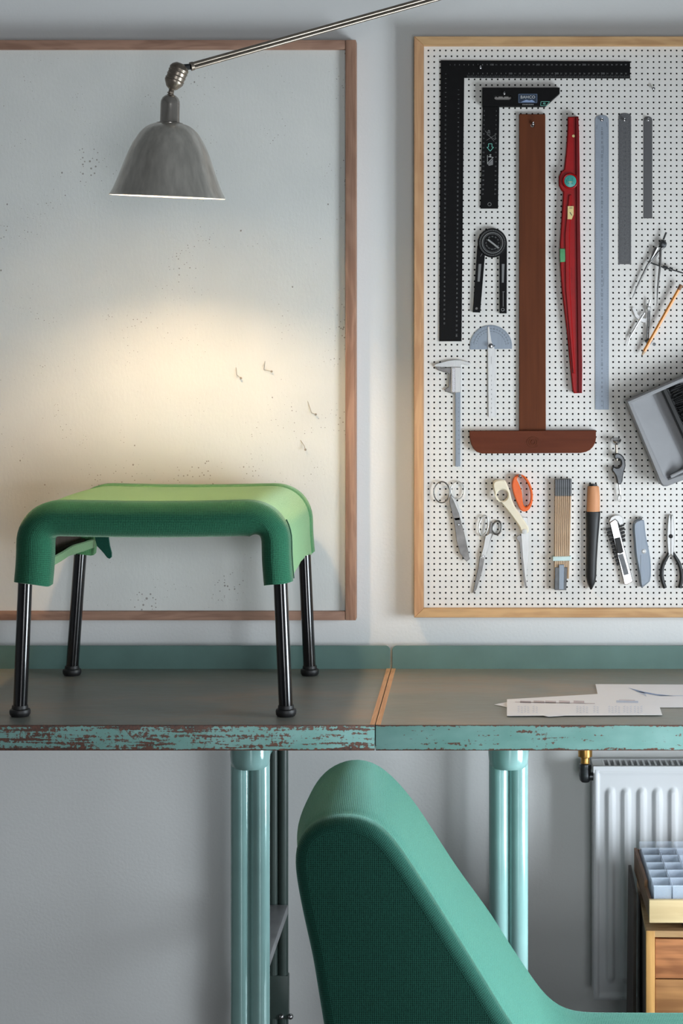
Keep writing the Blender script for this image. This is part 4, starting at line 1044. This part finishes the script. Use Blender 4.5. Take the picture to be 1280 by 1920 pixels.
pd = (pb_-pa).normalized(); b = MB(); b.tube([pb_, pb_+pd*.010], [.0040, .0014], 12); b.build('sharpened_tip', M_rulewood, t)
b = MB(); b.tube([pb_+pd*.0095, pb_+pd*.0135], [.0014, .0003], 8); b.build('lead', M_dark, t)
b = MB(); b.tube([pa-pd*.012, pa], [.0045, .0040], 12); b.build('worn_end', M_pine_y, t)

# --- dustpan and hand brush
t = thing('dustpan', 'grey plastic dustpan hanging tilted at the right edge of the tool board', 'dustpan', base_of(1245, 912))
def zd(x, y): return (1160+x/7.683, 680+y/7.683)
D1, D2 = .012, .055
outer = [(1173.5, 752), (1280, 706), (1360, 671), (1440, 830), (1300, 893), (1250, 912), (1243, 912), (1238, 907), (1232, 893)]
inner = [(1185, 757), (1280, 715), (1356, 681), (1428, 826), (1290, 884), (1252, 898), (1245, 893)]
b = MB(); b.prism(ppoly(outer, .058), YB-.058, YB-.012, [ppoly(inner, .058)], bev=.003); b.build('rim', M_grayplastic, t)
b = MB(); b.prism(ppoly([(1180, 754), (1280, 711), (1358, 677), (1434, 829), (1290, 889), (1247, 905)], .03), YB-.016, YB-.012); b.build('pan_floor', M_grayplastic, t)
b = MB()                                         # sloping scoop inside the pan
q1 = [B(*p, .05) for p in ((1180, 755), (1246, 901))]; q2 = [B(*p, .03) for p in ((1222, 737), (1288, 880))]
b.add([(q1[0][0], YB-.054, q1[0][1]), (q1[1][0], YB-.054, q1[1][1]), (q2[1][0], YB-.020, q2[1][1]), (q2[0][0], YB-.020, q2[0][1]), (q1[0][0], YB-.018, q1[0][1]), (q1[1][0], YB-.018, q1[1][1]), (q2[1][0], YB-.016, q2[1][1]), (q2[0][0], YB-.016, q2[0][1])],
      [(0, 1, 2, 3), (4, 7, 6, 5), (0, 4, 5, 1), (1, 5, 6, 2), (2, 6, 7, 3), (3, 7, 4, 0)]); b.build('scoop', M_grayplastic, t, ang=20)
b = MB(); b.tube([(B(1256, 893, .05)[0], YB-.057, B(1256, 893, .05)[1]), (B(1288, 878, .05)[0], YB-.057, B(1288, 878, .05)[1])], .004, 12); b.build('stiffening_rib', M_grayplastic, t)
t = thing('hand_brush', 'black bristled hand brush clipped inside the grey dustpan at the right edge', 'brush', base_of(1290, 860))
b = MB(); b.prism(ppoly([(1240, 729), (1249, 725), (1316, 872), (1308, 878)], .05), YB-.046, YB-.0165, bev=.002); b.build('brush_back', M_blackp, t)
b = MB(); rnd = random.Random(3)
for i in range(260):
    u = rnd.random(); v_ = rnd.random()
    p0 = (1250+u*66+v_*4, 726+u*146-v_*2); L_ = rnd.uniform(20, 46)
    a = B(*p0, .04); c = B(p0[0]+L_, p0[1]-L_*.42+rnd.uniform(-3, 3), .04); y_ = YB-.018-rnd.random()*.032
    b.tube([(a[0], y_, a[1]), ((a[0]+c[0])/2, y_-.003, (a[1]+c[1])/2+rnd.uniform(-.002, .002)), (c[0], y_-rnd.uniform(-.004, .008), c[1])], [.0012, .0011, .0005], 4)
o = b.build('bristles', M_bristle, t); o['kind'] = 'stuff'

# --- clamp-like pulley
t = thing('small_table_clamp', 'small dark steel screw clamp with round knob hanging below the steel rulers', 'clamp', base_of(1160, 942))
def z9(x, y): return (1120+x/6.4, 660+y/6.4)
def q9(x, y, o): a = B(*z9(x, y), o); return (a[0], YB-o, a[1])
b = MB(); c9 = q9(222, 1060, .018); b.lathe([(.003, -.010), (.008, -.007), (.0110, -.001), (.0112, .002), (.0095, .0035), (.002, .0038)], c9, (0, -.35, 1), 28); b.build('knob', M_chrome, t)
b = MB(); b.tube([q9(222, 1090, .016), q9(230, 1300, .012)], .0024, 10); b.build('screw_rod', M_armmetal, t)
b = MB(); b.prism(smooth2([B(*z9(*p), .012) for p in ((196, 1225), (240, 1208), (300, 1240), (328, 1300), (332, 1380), (305, 1450), (292, 1580), (235, 1592), (222, 1500), (195, 1450), (168, 1420), (180, 1370), (240, 1395), (285, 1350), (278, 1300), (250, 1275), (200, 1285))], 1), YB-.020, YB-.003, bev=.002); b.build('frame', M_gunmetal, t)
b = MB(); b.tube([q9(258, 1585, .011), q9(262, 1650, .010), q9(268, 1705, .009)], .0019, 8); b.ring(q9(268, 1758, .008)[0], q9(268, 1758, .008)[2], .0036, .0068, YB-.008, .0011, seg=20); b.build('hanging_loop', M_steel, t)

# --- scissors
def z6(x, y): return (800+x/8, 880+y/8)
def ringp(b, cx, cy, rx, ry, r, y, rot=0, mi=0, flat_=1):
    x, z = B(cx, cy, YB-y); k = DB/F; b.ring(x, z, rx*k-r, ry*k-r, y, r, rot, 36, 8, mi, flat=flat_)
t = thing('tailor_scissors', 'large old steel scissors with thin oval handles at the left below the caliper', 'scissors', base_of(855, 1053), 'scissors on the pegboard')
b = MB(); ringp(b, 828, 923, 15.8, 20.8, .0013, YB-.008); flat(b, [z6(*p) for p in ((338, 480), (352, 380), (362, 400), (400, 470), (480, 660), (500, 760), (425, 770), (385, 700))], YB-.0095, YB-.006, bev=.0006)
flat(b, [z6(*p) for p in ((400, 730), (495, 720), (560, 960), (625, 1260), (638, 1350), (592, 1384), (500, 1265), (450, 1100))], YB-.0095, YB-.007, bev=.0006); b.build('blade_with_handle', M_oldsteel, t)
b = MB(); ringp(b, 857.5, 919.3, 13.8, 17.6, .0013, YB-.0055); flat(b, [z6(*p) for p in ((358, 390), (430, 450), (470, 560), (502, 680), (498, 720), (620, 1200), (634, 1300), (600, 1250), (470, 800), (430, 650))], YB-.0065, YB-.003, bev=.0006); b.build('blade_with_handle', M_steel, t)
b = MB(); b.lathe([(.0032, 0), (.0032, .0012), (.002, .0022)], (B(*z6(478, 830), .011)[0], YB-.0095, B(*z6(478, 830), .011)[1]), (0, -1, 0), 16); b.build('pivot_screw', M_chrome, t)
t = thing('small_scissors', 'smallest steel scissors with thick dark finger rings below the large old scissors', 'scissors', base_of(897, 1112), 'scissors on the pegboard')
b = MB(); ringp(b, 906.4, 985.4, 9.8, 20.4, .0016, YB-.007, math.radians(-9)); flat(b, [z6(*p) for p in ((878, 1000), (905, 990), (940, 960), (975, 960), (920, 1180), (868, 1340), (800, 1330), (845, 1180))], YB-.009, YB-.006, bev=.0006); b.build('blade_with_handle', M_steel, t)
b = MB(); ringp(b, 931.6, 989.4, 10.0, 14.4, .0020, YB-.005, math.radians(-8)); flat(b, [z6(*p) for p in ((955, 790), (985, 800), (975, 960), (990, 985), (940, 1100), (900, 1250), (860, 1340), (830, 1520), (745, 1795), (705, 1862), (690, 1850), (740, 1600), (775, 1450), (790, 1320), (860, 1200), (930, 960))], YB-.0055, YB-.002, bev=.0006); b.build('blade_with_handle', M_oldsteel, t)
b = MB(); b.lathe([(.003, 0), (.003, .001), (.002, .0018)], (B(*z6(842, 1305), .01)[0], YB-.009, B(*z6(842, 1305), .01)[1]), (0, -1, 0), 14); b.build('pivot_screw', M_chrome, t)
t = thing('fabric_scissors', 'big scissors with one white and one orange handle on the tool board', 'scissors', base_of(985, 1104), 'scissors on the pegboard')
def z7(x, y): return (900+x/7.68, 870+y/7.68)
b = MB(); wo = [(186, 262), (225, 232), (300, 222), (362, 235), (400, 320), (436, 420), (450, 500), (500, 620), (590, 750), (692, 900), (702, 950), (690, 1000), (600, 1010), (575, 960), (560, 905), (470, 780), (350, 622), (235, 500), (195, 400), (180, 310)]
b.prism(smooth2(ppoly([z7(*p) for p in wo], .02), 1), YB-.020, YB-.009, [ppoly(el(*z7(315, 452), 10.3, 10.5, 24), .02)], bev=.0028); b.build('white_handle', M_bone, t)
oo = [(458, 290), (470, 215), (510, 165), (570, 146), (640, 172), (705, 250), (748, 360), (762, 470), (745, 590), (700, 665), (640, 690), (590, 675), (555, 620), (520, 540), (482, 440), (462, 350)]
oi = [(520, 215), (560, 172), (610, 180), (670, 260), (715, 370), (728, 470), (715, 560), (680, 615), (645, 622), (620, 590), (606, 500), (600, 410), (575, 330), (545, 265)]
b = MB(); b.prism(smooth2(ppoly([z7(*p) for p in oo], .018), 1), YB-.018, YB-.005, [smooth2(ppoly([z7(*p) for p in oi], .018), 1)], bev=.002); b.build('orange_handle', M_orange, t)
b = MB(); flat(b, [z7(*p) for p in ((588, 1000), (692, 930), (700, 1000), (694, 1300), (672, 1560), (664, 1745), (640, 1600), (612, 1350))], YB-.0085, YB-.0065, bev=.0004); flat(b, [z7(*p) for p in ((575, 690), (610, 770), (676, 772), (682, 885), (640, 840), (600, 790))], YB-.008, YB-.0055, bev=.0003); b.build('blade', M_steel, t)
b = MB(); flat(b, [z7(*p) for p in ((520, 1060), (548, 1030), (592, 1030), (620, 1250), (650, 1560), (668, 1760), (652, 1796), (625, 1680), (590, 1400), (568, 1130), (528, 1085))], YB-.0062, YB-.004, bev=.0004); b.build('blade', M_oldsteel, t)
b = MB(); b.lathe([(.0058, 0), (.0056, .0018), (.0035, .0028)], (B(*z7(636, 975), .022)[0], YB-.0195, B(*z7(636, 975), .022)[1]), (0, -1, 0), 22); b.build('pivot_cap', M_white, t)

# --- folding rule bundle
t = thing('folding_rule', 'folded wooden folding rule held by a pale band on the tool board', 'folding rule', base_of(1054, 1108))
def zr(x, y): return (1020+x/8, 880+y/8)
for k in range(8):
    xa, xb = 165+k*31.0, 165+k*31.0+24; sh = -(k*3.5+10)
    b = MB(); flat(b, [zr(xa, 300), zr(xb, 300), zr(xb+sh, 1640), zr(xa+sh, 1640)], YB-.017, YB-.001, bev=.0005); s_ = b.build('slat', M_rulewood, t)
    b = MB(); flat(b, [zr(xa-2, 148), zr(xb+4, 148), zr(xb+2, 400), zr(xa-2, 400)], YB-.0178, YB-.0006, bev=.0006); b.build('end_hinge', M_gunmetal, s_)
b = MB(); flat(b, [zr(128, 1310), zr(396, 1304), zr(398, 1372), zr(126, 1376)], YB-.0198, YB-.0004, bev=.001); b.build('elastic_band', M_band, t)
b = MB(); flat(b, [zr(160, 1470), zr(345, 1470), zr(330, 1812), zr(155, 1812)], YB-.0185, YB-.001, bev=.0008); b.build('end_fitting', M_gunmetal, t)
b = MB(); flat(b, [zr(218, 1430), zr(298, 1430), zr(290, 1808), zr(215, 1806)], YB-.0215, YB-.0180, bev=.001); b.build('metal_clip', M_steelr, t)

# --- knife in sheath
t = thing('sheath_knife', 'knife with wooden handle in a black sheath on the tool board', 'knife', base_of(1108, 1105))
def lens(b, rows, th, mi=0):
    """rows: (y px, left px, right px); a flattened oval body"""
    vs = []; fs = []; n = 14
    for (py, l, r) in rows:
        a = B(l, py, .008); c = B(r, py, .008); cx = (a[0]+c[0])/2; rx = (c[0]-a[0])/2
        for k in range(n): q = 2*PI*k/n; vs.append((cx+rx*math.cos(q), YB-.0008-th/2-th/2*math.sin(q)*min(1, rx/.008), a[1]))
    for i in range(len(rows)-1):
        for k in range(n): k2 = (k+1) % n; fs.append((i*n+k, i*n+k2, (i+1)*n+k2, (i+1)*n+k))
    fs += [tuple(range(n)), tuple((len(rows)-1)*n+k for k in range(n))]; b.add(vs, fs, mi); return b
b = MB(); lens(b, [(911, 1104, 1120), (912.5, 1101.5, 1122.5), (930, 1100.5, 1124), (950, 1099.8, 1124), (960.5, 1099.5, 1124)], .018); b.build('handle', M_knifewood, t)
b = MB(); lens(b, [(907.5, 1104.5, 1118.5), (912, 1103, 1119.5)], .014); b.build('pommel', M_blackp, t)
b = MB(); lens(b, [(959, 1096, 1128), (960.3, 1098, 1125), (975, 1098.3, 1124), (1010, 1099, 1121), (1050, 1098.6, 1118.5), (1080, 1098.3, 1117.5), (1092, 1100.5, 1115.5), (1100, 1103.5, 1111.8), (1105, 1106, 1109)], .0185); b.build('sheath', M_sheath, t)

# --- snap-off cutter
t = thing('snap_off_cutter', 'bright metal snap-off cutter with black slide and black ribbed grip', 'cutter', base_of(1172, 1096))
def zc(x, y): return (1120+x/8, 940+y/8)
b = MB(); flat(b, [zc(*p) for p in ((182, 320), (262, 268), (300, 300), (322, 400), (532, 1195), (508, 1216), (440, 1252), (400, 1248), (385, 1180))], YB-.011, YB-.002, bev=.0012); b.build('body', M_bright, t)
b = MB(); flat(b, [zc(*p) for p in ((170, 310), (200, 240), (260, 208), (330, 205), (378, 245), (388, 345), (330, 360), (300, 300), (262, 268), (182, 318))], YB-.009, YB-.003, bev=.001); b.build('end_cap', M_steel, t)
b = MB(); flat(b, [zc(*p) for p in ((255, 562), (338, 545), (388, 760), (345, 785), (300, 780))], YB-.0165, YB-.0108, bev=.0012); b.build('slide_button', M_blackp, t)
b = MB(); flat(b, [zc(*p) for p in ((305, 800), (380, 785), (440, 990), (465, 1090), (395, 1110), (370, 1010))], YB-.0118, YB-.0105, bev=.0003); b.build('blade', M_gunmetal, t)
b = MB()
for k in range(11): flat(b, [zc(130+k*15.5, 410+k*52), zc(196+k*13.3, 398+k*52), zc(200+k*13.3, 436+k*52), zc(137+k*15.5, 444+k*52)], YB-.008, YB-.0008, bev=.0008)
for k in range(5): flat(b, [zc(318+k*9, 360+k*56), zc(398+k*4, 335+k*56), zc(402+k*4, 368+k*56), zc(322+k*9, 396+k*56)], YB-.008, YB-.0008, bev=.0008)
b.build('ribbed_grip', M_blackp, t)

# --- utility knife
t = thing('utility_knife', 'matt grey cast metal utility knife between the cutter and the pliers', 'utility knife', base_of(1205, 1103))
b = MB(); q = smooth2(ppoly([zc(*p) for p in ((640, 236), (688, 240), (700, 300), (705, 330), (722, 500), (765, 700), (800, 900), (800, 1190), (740, 1245), (668, 1300), (640, 1275), (610, 1050), (572, 860), (558, 740), (545, 560), (532, 430), (535, 340), (560, 300), (600, 278), (634, 270))], .014), 1)
b.prism(q, YB-.014, YS, bev=.0035); b.build('body', M_knifegrey if 'M_knifegrey' in globals() else M_steelr, t)
b = MB(); b.lathe([(.0048, 0), (.0048, .001), (.0030, .0014), (.0025, .0004)], (B(*zc(695, 750), .014)[0], YB-.0137, B(*zc(695, 750), .014)[1]), (0, -1, 0), 20); b.build('screw', M_steel, t)
b = MB(); b.ring(*B(*zc(662, 262), .014), .0022, .0022, YB-.0142, .0007, seg=18); b.build('hanging_ring', M_gunmetal, t)
b = MB(); flat(b, [zc(*p) for p in ((648, 800), (668, 800), (700, 1060), (690, 1180), (650, 1180), (640, 980))], YB-.0148, YB-.0138, bev=.0004); b.build('raised_grip', M_steelr, t)

# --- long nose pliers
t = thing('long_nose_pliers', 'long nose pliers with dark curved handles at the lower right edge of the board', 'pliers', base_of(1257, 1103))
for s_ in (-1, 1):
    b = MB(); X = lambda x: 1098+(x-1098)*s_*-1
    nose = [(1098, 470), (1098, 300), (1088, 210), (1066, 198), (1050, 330), (1042, 480), (1044, 620), (1052, 720), (1062, 830), (1098, 790)]
    b.prism(ppoly([zc(X(x), y) for x, y in nose], .010), YB-.010, YB-.003, bev=.0012); o = b.build('jaw', M_steel, t)
    path = [(1085, 740), (1040, 840), (985, 930), (958, 1050), (968, 1180), (1012, 1300)] if s_ > 0 else [(1112, 740), (1175, 850), (1228, 940), (1258, 1060), (1262, 1180), (1232, 1300)]
    sp = smooth2([zc(*p) for p in path], 2, False)
    b = MB(); n_ = len(sp); b.tube([(B(x, y, .008)[0], YB-.0068, B(x, y, .008)[1]) for x, y in sp], [.0026+.0016*min(1, i/(n_*.3)) for i in range(n_)], 12); b.build('handle', M_plier if 'M_plier' in globals() else M_blackp, t)
b = MB(); b.lathe([(.0046, 0), (.0046, .001), (.002, .0018)], (B(*zc(1098, 525), .012)[0], YB-.0098, B(*zc(1098, 525), .012)[1]), (0, -1, 0), 20); b.build('pivot', M_dark, t)

# --- pins
pinhook(900.5, 127, 'pin holding the large framing square', .008)
pinhook(945, 177, 'pin through the slot of the try square', .019)
pinhook(999, 233, 'pin holding the T-square at its top', .012)
pinhook(1128, 225, 'pin holding the longest steel ruler', .006)
pinhook(1170.5, 225, 'pin holding the middle-sized steel ruler', .006)
pinhook(1215, 225, 'pin holding the shortest steel ruler', .006)
pinhook(974, 892, 'pin inside the orange scissors handle', .021)
pinhook(1202.5, 972, 'pin holding the grey utility knife', .016)
pinhook(1225, 166, 'empty pin in the bare upper right part of the board', .006)
